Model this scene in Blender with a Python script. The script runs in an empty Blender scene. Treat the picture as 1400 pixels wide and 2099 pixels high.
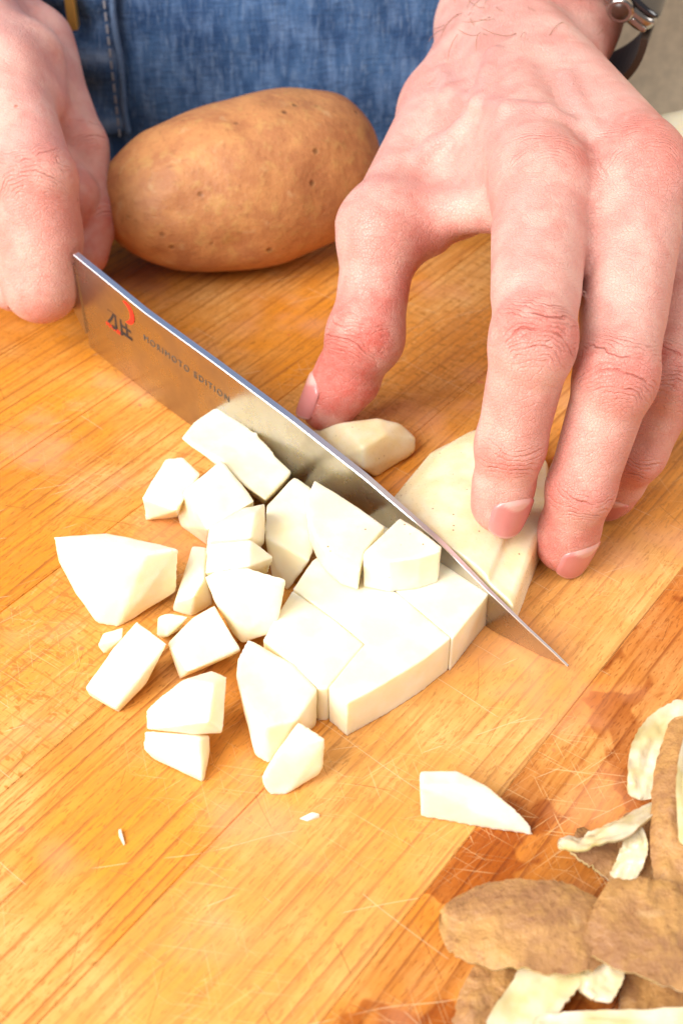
import bpy, bmesh, math, random
import numpy as np
from mathutils import Vector, Matrix
from mathutils import noise as mnoise
random.seed(7); rng = np.random.default_rng(7)
S = 0.01                                     # everything below is laid out in centimetres
scene = bpy.context.scene
COL = scene.collection

# ---------------------------------------------------------------- camera
TH = math.radians(41.2); FPX = 2682.0; DIST = 34.0
CAM = np.array([0, -DIST*math.cos(TH), DIST*math.sin(TH)])
FW = np.array([0, math.cos(TH), -math.sin(TH)]); UP = np.array([0, math.sin(TH), math.cos(TH)]); RT = np.array([1., 0, 0])
cd = bpy.data.cameras.new('camera'); cam = bpy.data.objects.new('camera', cd); COL.objects.link(cam)
cam.location = Vector(CAM*S); cam.rotation_euler = (math.pi/2-TH, 0, 0)
cd.sensor_fit = 'VERTICAL'; cd.sensor_height = 36; cd.lens = FPX*36/2099
cd.clip_start = 0.01; cd.clip_end = 50
cd.dof.use_dof = True; cd.dof.focus_distance = 0.305; cd.dof.aperture_fstop = 19
scene.camera = cam

# ---------------------------------------------------------------- world, lamps, exposure
w = bpy.data.worlds.new('World'); scene.world = w; w.use_nodes = True
bg = w.node_tree.nodes['Background']; bg.inputs[0].default_value = (1.0, 0.97, 0.945, 1); bg.inputs[1].default_value = 0.22

def area(name, loc, target, size, power, color):
    l = bpy.data.lights.new(name, 'AREA'); l.shape = 'SQUARE'; l.size = size*S; l.energy = power; l.color = color
    o = bpy.data.objects.new(name, l); COL.objects.link(o); o.location = Vector(loc)*S
    o.rotation_euler = (Vector(target)-Vector(loc)).to_track_quat('-Z', 'Y').to_euler()
    return o
area('softbox_lamp', (-72, -58, 70), (0, 0, 0), 85, 25.0, (1.0, 0.985, 0.96))
area('ceiling_bounce_lamp', (20, -30, 160), (0, 5, 0), 110, 6.0, (1.0, 0.985, 0.965))
area('added_wall_fill_lamp', (95, -10, 32), (18, 28, 0), 45, 3.2, (1.0, 0.985, 0.96))  # fill lamp added to brighten the wall; stands for no real window
vs = scene.view_settings
vs.view_transform = 'Standard'; vs.look = 'None'; vs.exposure = 0.31; vs.gamma = 1.0; vs.use_curve_mapping = False
scene.cycles.use_denoising = True
scene.cycles.max_bounces = 8

# ---------------------------------------------------------------- measuring helpers (centimetres)
def ray(px, py): return FW+RT*((px-700)/FPX)+UP*((1049.5-py)/FPX)
def at(px, py, z=0.0):
    r = ray(px, py); return CAM+r*((z-CAM[2])/r[2])
def dep(px, py, d): return CAM+ray(px, py)*d
def on_plane(px, py, p, n):
    r = ray(px, py); return CAM+r*(((p-CAM)@n)/(r@n))
def aty(px, py, y):
    r = ray(px, py); return CAM+r*((y-CAM[1])/r[1])
def nrm(v): v = np.asarray(v, float); return v/np.linalg.norm(v)

# ---------------------------------------------------------------- object helpers
def tag(o, label=None, cat=None, group=None, kind=None):
    if label: o['label'] = label
    if cat: o['category'] = cat
    if group: o['group'] = group
    if kind: o['kind'] = kind
    return o
def empty(name, loc=(0, 0, 0)):
    o = bpy.data.objects.new(name, None); COL.objects.link(o); o.location = Vector(loc)*S; o.empty_display_size = 0.01
    return o
def link(name, me, mats, parent=None, smooth=False):
    o = bpy.data.objects.new(name, me); COL.objects.link(o)
    for m in (mats if isinstance(mats, (list, tuple)) else [mats]): me.materials.append(m)
    if smooth: me.polygons.foreach_set('use_smooth', [True]*len(me.polygons))
    if parent: o.parent = parent; o.matrix_parent_inverse = Matrix.Translation(-parent.location)
    return o
def mesh_np(name, V, F, mats, parent=None, smooth=True):
    me = bpy.data.meshes.new(name); me.from_pydata([tuple(v) for v in (np.asarray(V)*S)], [], [tuple(int(i) for i in f) for f in F]); me.update()
    return link(name, me, mats, parent, smooth)
def bm_obj(name, bm, mats, parent=None, smooth=False):
    bmesh.ops.recalc_face_normals(bm, faces=bm.faces)
    me = bpy.data.meshes.new(name); bm.to_mesh(me); bm.free(); me.transform(Matrix.Scale(S, 4)); me.update()
    return link(name, me, mats, parent, smooth)
def grid_faces(nu, nv, closed_v=False):
    F = []
    for i in range(nu-1):
        for j in range(nv-(0 if closed_v else 1)):
            k = (j+1) % nv
            F.append((i*nv+j, i*nv+k, (i+1)*nv+k, (i+1)*nv+j))
    return F
def tube(pts, radii, seg=12, frame=None, flat=1.0):
    """swept tube with caps"""
    pts = [np.asarray(p, float) for p in pts]; n = len(pts); V = []
    ref = np.array([0, 0, 1.]) if frame is None else np.asarray(frame, float)
    for i, p in enumerate(pts):
        t = nrm(pts[min(i+1, n-1)]-pts[max(i-1, 0)])
        a = nrm(np.cross(t, ref)); b = np.cross(a, t)
        for k in range(seg):
            an = 2*math.pi*k/seg
            V.append(p+radii[i]*(math.cos(an)*a+flat*math.sin(an)*b))
    F = grid_faces(n, seg, True)
    F.append(tuple(range(seg-1, -1, -1))); F.append(tuple((n-1)*seg+k for k in range(seg)))
    return V, F

# ---------------------------------------------------------------- node helpers
class NT:
    def __init__(s, name):
        s.m = bpy.data.materials.new(name); s.m.use_nodes = True; s.t = s.m.node_tree
        s.b = s.t.nodes['Principled BSDF']; s.out = s.t.nodes['Material Output']
    def n(s, typ, props=None, **inp):
        nd = s.t.nodes.new(typ)
        for k, v in (props or {}).items(): setattr(nd, k, v)
        for k, v in inp.items():
            key = int(k[1:]) if k[0] == '_' else k.replace('_', ' ')
            s.set(nd.inputs[key], v)
        return nd
    def set(s, sock, v):
        if isinstance(v, bpy.types.NodeSocket): s.t.links.new(v, sock)
        elif isinstance(v, bpy.types.Node): s.t.links.new(v.outputs[0], sock)
        elif isinstance(v, (tuple, list)) and len(v) == 3 and sock.type == 'RGBA': sock.default_value = (*v, 1)
        else: sock.default_value = v
    def bs(s, **inp):
        for k, v in inp.items(): s.set(s.b.inputs[k.replace('_', ' ')], v)
    def math(s, op, a, b=0.0, c=0.0, clamp=False):
        nd = s.t.nodes.new('ShaderNodeMath'); nd.operation = op; nd.use_clamp = clamp
        s.set(nd.inputs[0], a); s.set(nd.inputs[1], b)
        if op in ('MULTIPLY_ADD', 'SMOOTH_MIN'): s.set(nd.inputs[2], c)
        return nd.outputs[0]
    def mix(s, f, a, b, blend='MIX'):
        nd = s.t.nodes.new('ShaderNodeMix'); nd.data_type = 'RGBA'; nd.blend_type = blend; nd.clamp_factor = True
        s.set(nd.inputs[0], f); s.set(nd.inputs[6], a); s.set(nd.inputs[7], b)
        return nd.outputs[2]
    def ramp(s, v, lo, hi, a=0.0, b=1.0):
        nd = s.t.nodes.new('ShaderNodeMapRange'); nd.interpolation_type = 'SMOOTHSTEP'
        s.set(nd.inputs[0], v); s.set(nd.inputs[1], lo); s.set(nd.inputs[2], hi); s.set(nd.inputs[3], a); s.set(nd.inputs[4], b)
        return nd.outputs[0]
    def coord(s, which='Object', scale=(100, 100, 100), rot=(0, 0, 0), loc=(0, 0, 0), src=None):
        if src is None: src = s.n('ShaderNodeTexCoord').outputs[which]
        mp = s.n('ShaderNodeMapping', Vector=src); mp.inputs['Scale'].default_value = scale; mp.inputs['Rotation'].default_value = rot; mp.inputs['Location'].default_value = loc
        return mp.outputs[0]
    def noise(s, vec, scale=1.0, detail=3.0, rough=0.5, dist=0.0):
        nd = s.n('ShaderNodeTexNoise', Vector=vec, Scale=scale, Detail=detail, Roughness=rough, Distortion=dist)
        return nd.outputs[0]
    def attr(s, name, typ='GEOMETRY'):
        nd = s.n('ShaderNodeAttribute', dict(attribute_type=typ, attribute_name=name)); return nd.outputs['Fac']
    def bump(s, h, strength=0.3, dist=0.001, normal=None):
        nd = s.n('ShaderNodeBump', Height=h, Strength=strength, Distance=dist)
        if normal is not None: s.set(nd.inputs['Normal'], normal)
        return nd.outputs[0]

# ---------------------------------------------------------------- materials
def make_wood():
    N = NT('maple_butcher_block')
    tone = N.attr('tone', 'OBJECT'); seed = N.attr('seed', 'OBJECT'); fleck = N.attr('fleck', 'OBJECT'); wet = N.attr('wet', 'OBJECT')
    base = N.n('ShaderNodeTexCoord').outputs['Object']
    off = N.n('ShaderNodeCombineXYZ', X=N.math('MULTIPLY', seed, 0.37), Y=N.math('MULTIPLY', seed, 0.11), Z=N.math('MULTIPLY', seed, 0.05))
    pos = N.n('ShaderNodeVectorMath', dict(operation='ADD'), _0=base, _1=off).outputs[0]
    world = N.n('ShaderNodeNewGeometry').outputs['Position']
    fine = N.noise(N.coord(src=pos, scale=(60, 700, 700)), 1.0, 4, 0.65)
    broad = N.noise(N.coord(src=pos, scale=(7, 70, 70)), 1.0, 3, 0.5)
    blot = N.noise(N.coord(src=world, scale=(35, 35, 35)), 1.0, 3, 0.55)
    # growth lines, wandering along the stave
    wob = N.noise(N.coord(src=pos, scale=(2.2, 14, 14)), 1.0, 2, 0.5)
    sx = N.n('ShaderNodeSeparateXYZ', Vector=pos)
    ph = N.math('ADD', N.math('MULTIPLY', sx.outputs[1], 100/0.40), N.math('MULTIPLY', wob, 7.0))
    fr = N.math('FRACT', ph)
    wl = N.ramp(fr, 0.70, 0.97); wl2 = N.ramp(fr, 0.97, 1.0, 1.0, 0.0)
    lines = N.math('MULTIPLY', wl, wl2)
    lines = N.math('MULTIPLY', lines, N.ramp(N.noise(N.coord(src=pos, scale=(26, 150, 100)), 1.0, 3, 0.6), 0.34, 0.62))
    thin = N.ramp(N.noise(N.coord(src=pos, scale=(14, 900, 300)), 1.0, 2, 0.55), 0.54, 0.68)
    # short cross flecks
    fl = N.ramp(N.noise(N.coord(src=pos, scale=(820, 420, 300)), 1.0, 1, 0.4), 0.62, 0.68)
    fl2 = N.ramp(N.noise(N.coord(src=pos, scale=(260, 900, 300)), 1.0, 2, 0.5), 0.60, 0.70)
    pores = N.ramp(N.noise(N.coord(src=pos, scale=(480, 2100, 900)), 1.0, 2, 0.5), 0.55, 0.70)
    c = N.mix(broad, (0.58, 0.225, 0.030), (0.74, 0.345, 0.068))
    c = N.mix(N.ramp(blot, 0.36, 0.68, 0, 0.8), c, (0.82, 0.47, 0.17))
    c = N.mix(N.ramp(N.noise(N.coord(src=world, scale=(18, 18, 18), loc=(3, 8, 1)), 1.0, 3, 0.6), 0.40, 0.62, 0, 0.85), c, (0.74, 0.27, 0.015))
    c = N.mix(N.math('MULTIPLY', N.ramp(fine, 0.35, 0.7), 0.55), c, (0.52, 0.19, 0.035))
    c = N.mix(N.math('MULTIPLY', lines, 0.85), c, (0.33, 0.10, 0.018))
    c = N.mix(N.math('MULTIPLY', thin, 0.48), c, (0.44, 0.15, 0.02))
    c = N.mix(N.math('MULTIPLY', pores, 0.66), c, (0.36, 0.13, 0.02))
    c = N.mix(N.math('MULTIPLY', N.math('MULTIPLY', fl, fleck), 0.9), c, (0.42, 0.15, 0.012))
    c = N.mix(N.math('MULTIPLY', N.math('MULTIPLY', fl2, fleck), 0.22), c, (0.82, 0.56, 0.25))
    # tone of the stave
    tmod = N.ramp(N.noise(N.coord(src=world, scale=(16, 16, 16), loc=(0.6, 2.2, 0)), 1.0, 2), 0.38, 0.62, 0.45, 1.1)
    c = N.mix(N.ramp(N.math('MULTIPLY', tone, tmod), 0.0, 1.0), c, N.mix(1.0, c, (0.74, 0.54, 0.44), 'MULTIPLY'))
    c = N.mix(N.ramp(tone, 0.0, -1.0), c, N.mix(0.45, c, (0.86, 0.60, 0.27)))
    c = N.mix(1.0, c, (0.98, 0.945, 0.90), 'MULTIPLY')
    # water marks with their own outline
    wn = N.noise(N.coord(src=world, scale=(62, 62, 62), loc=(1.7, 0.3, 0)), 1.0, 2, 0.5, 0.5)
    wm = N.math('MULTIPLY', N.ramp(wn, 0.55, 0.59), wet)
    c = N.mix(N.math('MULTIPLY', wm, 0.8), c, N.mix(1.0, c, (0.58, 0.36, 0.22), 'MULTIPLY'))
    # knife scratches: dark and pale thin strokes at several angles
    scr_d = None; scr_l = None
    for i, (ang, sc, th, kind) in enumerate([(0.25, 1, 0.985, 'd'), (1.15, 1, .985, 'd'), (2.05, 1.3, .985, 'd'), (2.7, 1.1, .98, 'l'), (0.7, 1.2, .98, 'l'), (1.7, .9, .988, 'd'), (2.95, .8, .985, 'l')]):
        v = N.coord(src=world, scale=(100, 100, 100), rot=(0, 0, ang), loc=(i*3.3, i*1.7, 0))
        q = N.n('ShaderNodeSeparateXYZ', Vector=v)
        wobb = N.noise(N.coord(src=v, scale=(.25, .25, .25)), 1.0, 1)
        f_ = N.math('FRACT', N.math('ADD', N.math('MULTIPLY', q.outputs[1], 0.62*sc), N.math('MULTIPLY', wobb, 0.35)))
        ln = N.ramp(f_, th+0.004, th+0.008)
        cut = N.ramp(N.noise(N.coord(src=v, scale=(.5, 1.4, 1)), 1.0, 1), 0.60, 0.63)
        ln = N.math('MULTIPLY', ln, cut)
        if kind == 'd': scr_d = ln if scr_d is None else N.math('MAXIMUM', scr_d, ln)
        else: scr_l = ln if scr_l is None else N.math('MAXIMUM', scr_l, ln)
    c = N.mix(N.math('MULTIPLY', scr_d, 0.6), c, (0.25, 0.075, 0.015))
    c = N.mix(N.math('MULTIPLY', scr_l, 0.4), c, (0.85, 0.62, 0.35))
    # dense faint scratching where the board has been worked most
    hz = None
    for ang in (0.15, 0.62, 1.3, 2.5):
        q_ = N.ramp(N.noise(N.coord(src=N.coord(src=world, scale=(1, 1, 1), rot=(0, 0, ang)), scale=(55, 2400, 100)), 1.0, 1, 0.5), 0.66, 0.72)
        hz = q_ if hz is None else N.math('MAXIMUM', hz, q_)
    patch = N.ramp(N.noise(N.coord(src=world, scale=(28, 28, 28), loc=(9, 4, 0)), 1.0, 2), 0.42, 0.62)
    c = N.mix(N.math('MULTIPLY', N.math('MULTIPLY', hz, patch), N.math('MULTIPLY_ADD', wet, 0.22, 0.26)), c, (0.86, 0.58, 0.28))
    xh = N.ramp(N.noise(N.coord(src=pos, scale=(1700, 70, 100)), 1.0, 1, 0.5), 0.56, 0.66)
    c = N.mix(N.math('MULTIPLY', N.math('MULTIPLY', xh, fleck), 0.45), c, (0.45, 0.17, 0.02))
    # small pink beet stains
    pk = N.ramp(N.noise(N.coord(src=world, scale=(160, 160, 160), loc=(5, 1, 0)), 1.0, 1), 0.755, 0.80)
    c = N.mix(N.math('MULTIPLY', pk, 0.65), c, (0.58, 0.10, 0.06))
    pk2 = N.math('MULTIPLY', N.ramp(N.noise(N.coord(src=world, scale=(30, 30, 30), loc=(2, 6, 0)), 1.0, 3), 0.52, 0.70), 0.45)
    c = N.mix(pk2, c, (0.74, 0.33, 0.17))
    h = N.math('SUBTRACT', N.math('MULTIPLY', fine, 0.6), N.math('ADD', N.math('MULTIPLY', scr_d, 1.2), N.math('ADD', scr_l, N.math('MULTIPLY', pores, 0.4))))
    N.bs(Base_Color=c, Roughness=N.math('SUBTRACT', N.ramp(blot, 0.2, 0.8, 0.58, 0.40), N.math('MULTIPLY', wm, 0.16)), Normal=N.bump(h, 0.35, 0.0003))
    N.b.inputs['Specular IOR Level'].default_value = 0.22
    return N.m

def make_flesh(name, col, col2, dots=0.0, sss=0.55, rough=0.38):
    N = NT(name)
    p = N.coord()
    n1 = N.noise(p, 1.3, 3, 0.5); n2 = N.noise(p, 14, 3, 0.6)
    c = N.mix(N.ramp(n1, 0.35, 0.68), col, col2)
    if dots:
        v = N.n('ShaderNodeTexVoronoi', Vector=p, Scale=3.3); v.inputs['Randomness'].default_value = 1
        d = N.math('MULTIPLY', N.ramp(v.outputs['Distance'], 0.05, 0.11, 1, 0), N.ramp(N.noise(p, 1.1, 1), 0.44, 0.48))
        c = N.mix(N.math('MULTIPLY', d, dots), c, (0.24, 0.11, 0.03))
    N.bs(Base_Color=c, Roughness=N.ramp(n2, 0.3, 0.7, rough-0.1, rough+0.14), Subsurface_Weight=sss,
         Normal=N.bump(N.math('ADD', N.math('MULTIPLY', n1, 0.5), N.math('MULTIPLY', n2, 0.16)), 0.25, 0.0008))
    N.b.inputs['Subsurface Radius'].default_value = (1.0, 0.85, 0.42); N.b.inputs['Subsurface Scale'].default_value = 0.005
    N.b.inputs['Coat Weight'].default_value = 0.2; N.b.inputs['Coat Roughness'].default_value = 0.18
    N.b.inputs['Specular IOR Level'].default_value = 0.4
    return N.m

def make_peel_skin(name, a, b, d, bumps=0.5, speck=0.6):
    N = NT(name)
    p = N.coord()
    n1 = N.noise(p, 0.75, 4, 0.65, 0.3); n2 = N.noise(p, 5.5, 4, 0.65); n3 = N.noise(p, 2.2, 3, 0.6)
    c = N.mix(N.ramp(n1, 0.36, 0.66), a, b)
    c = N.mix(N.ramp(n3, 0.50, 0.72, 0, 0.5), c, d)
    c = N.mix(N.ramp(n2, 0.54, 0.70, 0, speck), c, (0.19, 0.075, 0.025))
    v = N.n('ShaderNodeTexVoronoi', Vector=p, Scale=1.25)
    spot = N.math('MULTIPLY', N.ramp(v.outputs['Distance'], 0.05, 0.17, 1, 0), N.ramp(N.noise(p, 0.8, 1), 0.5, 0.56))
    c = N.mix(N.math('MULTIPLY', spot, 0.7), c, (0.14, 0.06, 0.02))
    pale = N.math('MULTIPLY', N.ramp(N.noise(N.coord(loc=(4, 2, 9)), 1.6, 3, 0.5), 0.62, 0.76), 0.4)
    c = N.mix(pale, c, (0.62, 0.40, 0.20))
    h = N.math('ADD', N.math('MULTIPLY', n2, 0.6), N.math('SUBTRACT', n3, N.math('MULTIPLY', spot, 0.9)))
    N.bs(Base_Color=c, Roughness=0.52, Normal=N.bump(h, bumps, 0.0009))
    N.b.inputs['Specular IOR Level'].default_value = 0.35
    return N.m

def make_skin(name):
    N = NT(name)
    p = N.coord()
    red = N.attr('red'); s = N.attr('kns'); lat = N.attr('knl'); km = N.attr('knm'); yel = N.attr('pale')
    n1 = N.noise(p, 0.9, 3, 0.55); n2 = N.noise(p, 4.0, 3, 0.55); n3 = N.noise(p, 1.9, 2, 0.5)
    c = N.mix(N.ramp(n1, 0.3, 0.7), (0.645, 0.29, 0.24), (0.72, 0.375, 0.315))
    c = N.mix(N.math('MULTIPLY', yel, 0.6), c, (0.86, 0.63, 0.48))
    rr = N.math('MULTIPLY', red, N.ramp(n2, 0.2, 0.8, 0.75, 1.2))
    c = N.mix(rr, c, (0.60, 0.10, 0.07))
    c = N.mix(N.ramp(N.noise(p, 2.6, 3, 0.6), 0.48, 0.68, 0, 0.30), c, (0.70, 0.25, 0.20))
    c = N.mix(N.ramp(N.noise(N.coord(loc=(3, 5, 1)), 0.8, 3, 0.6), 0.44, 0.66, 0, 0.4), c, (0.79, 0.515, 0.425))
    c = N.mix(N.math('MULTIPLY', N.attr('vein'), 0.16), c, (0.56, 0.36, 0.38))
    # knuckle creases
    warp = N.math('MULTIPLY', N.math('SUBTRACT', n3, 0.5), 0.34)
    warp2 = N.math('MULTIPLY', N.math('SUBTRACT', N.noise(p, 5.5, 2), 0.5), 0.07)
    arc = N.math('MULTIPLY', N.math('MULTIPLY', N.math('MULTIPLY', lat, lat), -0.42), N.math('TANH', N.math('MULTIPLY', s, 4.0)))
    u = N.math('ADD', N.math('ADD', s, arc), N.math('ADD', warp, warp2))
    f1 = N.math('ABSOLUTE', N.math('SUBTRACT', N.math('FRACT', N.math('MULTIPLY', u, 1/0.33)), 0.5))
    cr = N.ramp(f1, 0.0, 0.085, 1, 0)
    keep = N.ramp(N.noise(N.coord(loc=(7, 3, 2)), 1.7, 2), 0.44, 0.60)
    cr = N.math('MULTIPLY', N.math('MULTIPLY', cr, keep), N.ramp(km, 0.12, 0.7))
    f2 = N.math('ABSOLUTE', N.math('SUBTRACT', N.math('FRACT', N.math('MULTIPLY', u, 1/0.115)), 0.5))
    cr2 = N.math('MULTIPLY', N.ramp(f2, 0.0, 0.25, 1, 0), N.math('MULTIPLY', N.ramp(km, 0.03, 0.5), N.ramp(n3, 0.35, 0.6)))
    c = N.mix(N.math('MULTIPLY', cr, 0.6), c, (0.50, 0.11, 0.085))
    c = N.mix(N.math('MULTIPLY', cr2, 0.22), c, (0.60, 0.22, 0.17))
    # fine skin lines
    vo = N.n('ShaderNodeTexVoronoi', dict(feature='DISTANCE_TO_EDGE'), Vector=p, Scale=13)
    fine = N.ramp(vo.outputs[0], 0.0, 0.10)
    vo2 = N.n('ShaderNodeTexVoronoi', dict(feature='DISTANCE_TO_EDGE'), Vector=N.coord(scale=(260, 420, 420)), Scale=1.3)
    fine2 = N.ramp(vo2.outputs[0], 0.0, 0.08)
    # freckles
    fv = N.n('ShaderNodeTexVoronoi', Vector=p, Scale=0.55)
    fk = N.math('MULTIPLY', N.ramp(fv.outputs['Distance'], 0.022, 0.04, 1, 0), N.ramp(N.noise(p, 0.4, 0), 0.5, 0.55))
    c = N.mix(N.math('MULTIPLY', fk, 0.7), c, (0.35, 0.10, 0.05))
    h = N.math('ADD', N.math('MULTIPLY', fine, 0.16), N.math('ADD', N.math('MULTIPLY', fine2, 0.12), N.math('MULTIPLY', n2, 0.3)))
    h = N.math('SUBTRACT', h, N.math('ADD', N.math('MULTIPLY', cr, 0.9), N.math('MULTIPLY', cr2, 0.5)))
    N.bs(Base_Color=c, Roughness=N.ramp(n2, 0.3, 0.7, 0.40, 0.54), Subsurface_Weight=0.28, Normal=N.bump(h, 0.85, 0.0007))
    N.b.inputs['Subsurface Radius'].default_value = (1.0, 0.32, 0.18); N.b.inputs['Subsurface Scale'].default_value = 0.0035
    N.b.inputs['Specular IOR Level'].default_value = 0.38
    return N.m

def plain(name, col, rough=0.5, metal=0.0, coat=0.0, bump=0.0, bscale=3.0):
    N = NT(name); N.bs(Base_Color=col, Roughness=rough, Metallic=metal, Coat_Weight=coat)
    if bump:
        n = N.noise(N.coord(), bscale, 3, 0.6); N.bs(Normal=N.bump(n, bump, 0.001))
        N.bs(Base_Color=N.mix(N.ramp(n, 0.3, 0.7), col, tuple(x*0.82 for x in col)))
    return N.m

def make_steel():
    N = NT('brushed_blade_steel')
    p = N.coord()
    br = N.noise(N.coord(scale=(2600, 60, 60), rot=(0, 0, 0)), 1.0, 3, 0.6)
    sm = N.noise(p, 0.9, 4, 0.6); ms = N.noise(p, 9, 3, 0.6)
    drop = N.ramp(N.noise(p, 6.5, 1), 0.70, 0.74)
    c = N.mix(N.ramp(sm, 0.35, 0.7), (0.54, 0.50, 0.445), (0.44, 0.40, 0.35))
    N.bs(Base_Color=c, Metallic=1.0, Roughness=N.math('ADD', N.ramp(sm, 0.3, 0.7, 0.21, 0.31), N.math('MULTIPLY', ms, 0.06)),
         Normal=N.bump(N.math('ADD', N.math('MULTIPLY', br, 0.25), N.math('MULTIPLY', drop, 0.6)), 0.12, 0.0002))
    return N.m

def make_denim():
    N = NT('blue_denim')
    p = N.coord()
    wx = N.noise(N.coord(scale=(900, 900, 160)), 1.0, 2, 0.6); wy = N.noise(N.coord(scale=(190, 190, 900)), 1.0, 2, 0.6)
    n1 = N.noise(p, 0.5, 4, 0.6); n2 = N.noise(N.coord(scale=(260, 260, 70)), 1.0, 3, 0.6)
    c = N.mix(N.ramp(n1, 0.3, 0.7), (0.026, 0.062, 0.155), (0.062, 0.13, 0.27))
    c = N.mix(N.math('MULTIPLY', N.ramp(n2, 0.42, 0.72), 0.6), c, (0.15, 0.24, 0.42))
    c = N.mix(N.math('MULTIPLY', N.ramp(wx, 0.5, 0.75), 0.4), c, (0.22, 0.30, 0.44))
    c = N.mix(N.math('MULTIPLY', N.ramp(wy, 0.5, 0.75), 0.4), c, (0.015, 0.035, 0.10))
    ff = N.attr('fade'); c = N.mix(ff, c, (0.24, 0.32, 0.46))
    N.bs(Base_Color=c, Roughness=0.85, Normal=N.bump(N.math('ADD', wx, wy), 0.5, 0.0008))
    N.b.inputs['Specular IOR Level'].default_value = 0.15
    return N.m

WOOD = make_wood()
FLESH = make_flesh('cut_potato_flesh', (0.91, 0.785, 0.53), (0.93, 0.84, 0.64))
FLESH_D = make_flesh('cut_potato_flesh_with_eyes', (0.91, 0.785, 0.53), (0.93, 0.84, 0.64), dots=0.9)
PEELED = make_flesh('peeled_potato_outside', (0.86, 0.71, 0.41), (0.89, 0.79, 0.55), dots=0.8, rough=0.34)
PEELFLESH = make_flesh('peel_inside', (0.60, 0.48, 0.22), (0.72, 0.60, 0.42), sss=0.2, rough=0.42)
PEELRIM = make_flesh('peel_yellow_rim', (0.60, 0.47, 0.17), (0.70, 0.55, 0.34), sss=0.1, rough=0.42)
RUSSET = make_peel_skin('russet_potato_skin', (0.42, 0.165, 0.063), (0.55, 0.245, 0.088), (0.54, 0.31, 0.10), 0.45, 0.28)
PEELSKIN = make_peel_skin('russet_peel_skin', (0.31, 0.145, 0.060), (0.50, 0.26, 0.085), (0.48, 0.255, 0.07), 1.0, 0.55)
SKIN = make_skin('hand_skin')
def make_nail():
    N = NT('finger_nail'); n = N.noise(N.coord(), 1.6, 2)
    c = N.mix(n, (0.56, 0.18, 0.175), (0.64, 0.255, 0.23)); c = N.mix(N.math('MULTIPLY', N.attr('moon'), 0.8), c, (0.70, 0.42, 0.365))
    N.bs(Base_Color=c, Roughness=0.24, Subsurface_Weight=0.1); N.b.inputs['Subsurface Scale'].default_value = 0.001
    return N.m
NAIL = make_nail()
STEEL = make_steel()
SPINE = plain('polished_spine_steel', (0.80, 0.82, 0.87), 0.38, 1.0)
HANDLE = plain('dark_knife_handle', (0.02, 0.018, 0.016), 0.35)
INK = plain('etched_grey_ink', (0.11, 0.09, 0.07), 0.6)
EMBLEM = plain('emblem_black_ink', (0.025, 0.02, 0.02), 0.6)
REDINK = plain('red_ink', (0.85, 0.03, 0.015), 0.5)
DENIM = make_denim()
THREAD = plain('pale_thread', (0.30, 0.30, 0.34), 0.8)
BRASS = plain('brass_tab', (0.62, 0.36, 0.09), 0.35, 0.7)
SILVER = plain('watch_steel', (0.36, 0.33, 0.31), 0.24, 1.0)
GLASS = plain('watch_dark_glass', (0.012, 0.011, 0.014), 0.08, 0.0, 0.4)
STRAP = plain('watch_strap_dark', (0.03, 0.018, 0.012), 0.5)
CROWNCAP = plain('crown_cap_dark', (0.05, 0.02, 0.012), 0.3)
WALLM = plain('khaki_wall_paint', (0.80, 0.66, 0.47), 0.8, bump=0.15, bscale=2)

# ---------------------------------------------------------------- setting: wall, counter
def box(name, lo, hi, mat, parent=None, bev=0.0):
    bm = bmesh.new(); bmesh.ops.create_cube(bm, size=1)
    for v in bm.verts: v.co = Vector([lo[i]+(v.co[i]+.5)*(hi[i]-lo[i]) for i in range(3)])
    if bev: bmesh.ops.bevel(bm, geom=bm.edges[:], offset=bev, segments=2, affect='EDGES', profile=0.5)
    return bm_obj(name, bm, mat, parent)
tag(box('wall', (8.5, 28, -60), (90, 31, 60), WALLM), kind='structure')
tag(box('counter', (-60, -45, -8), (60, 17.2, -4.02), plain('counter_stone', (0.20, 0.17, 0.14), 0.5, bump=0.1), bev=0.3), kind='structure')

# ---------------------------------------------------------------- cutting board of staves
board = tag(empty('cutting_board', (0, 0, -4)), 'thick maple butcher block of diagonal staves under the potatoes and knife', 'cutting board')
GD = nrm([0.597, 0.803, 0]); GN = np.array([GD[1], -GD[0], 0])
bounds = [-36.8, -32.7, -28.6, -24.6, -20.6, -16.55, -12.5, -8.42, -4.36, -0.35, 3.95, 8.02, 12.1, 16.2, 20.2, 24.3, 28.3, 32.4]
tones = {-0.35: -0.15, 3.95: -0.35, 8.02: 0.75, -4.36: -0.30, -8.42: 0.25, -12.5: 0.1, -16.55: 0.4, 12.1: 0.3}
flecks = {-4.36: 1.0, -0.35: 0.10, 3.95: 0.12, 8.02: 0.15}
wets = {8.02: 1.0, 12.1: 1.0}
YB = 17.0; XB = 30; YF = -34
rect = [(-XB, YF), (XB, YF), (XB, YB), (-XB, YB)]
def clip(poly, n, d, sign):
    out = []
    for i in range(len(poly)):
        a = np.array(poly[i]); b = np.array(poly[(i+1) % len(poly)])
        fa = sign*(a@n-d); fb = sign*(b@n-d)
        if fa >= 0: out.append(a)
        if (fa >= 0) != (fb >= 0): out.append(a+(b-a)*(fa/(fa-fb)))
    return out
BA = math.atan2(GD[1], GD[0])
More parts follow.
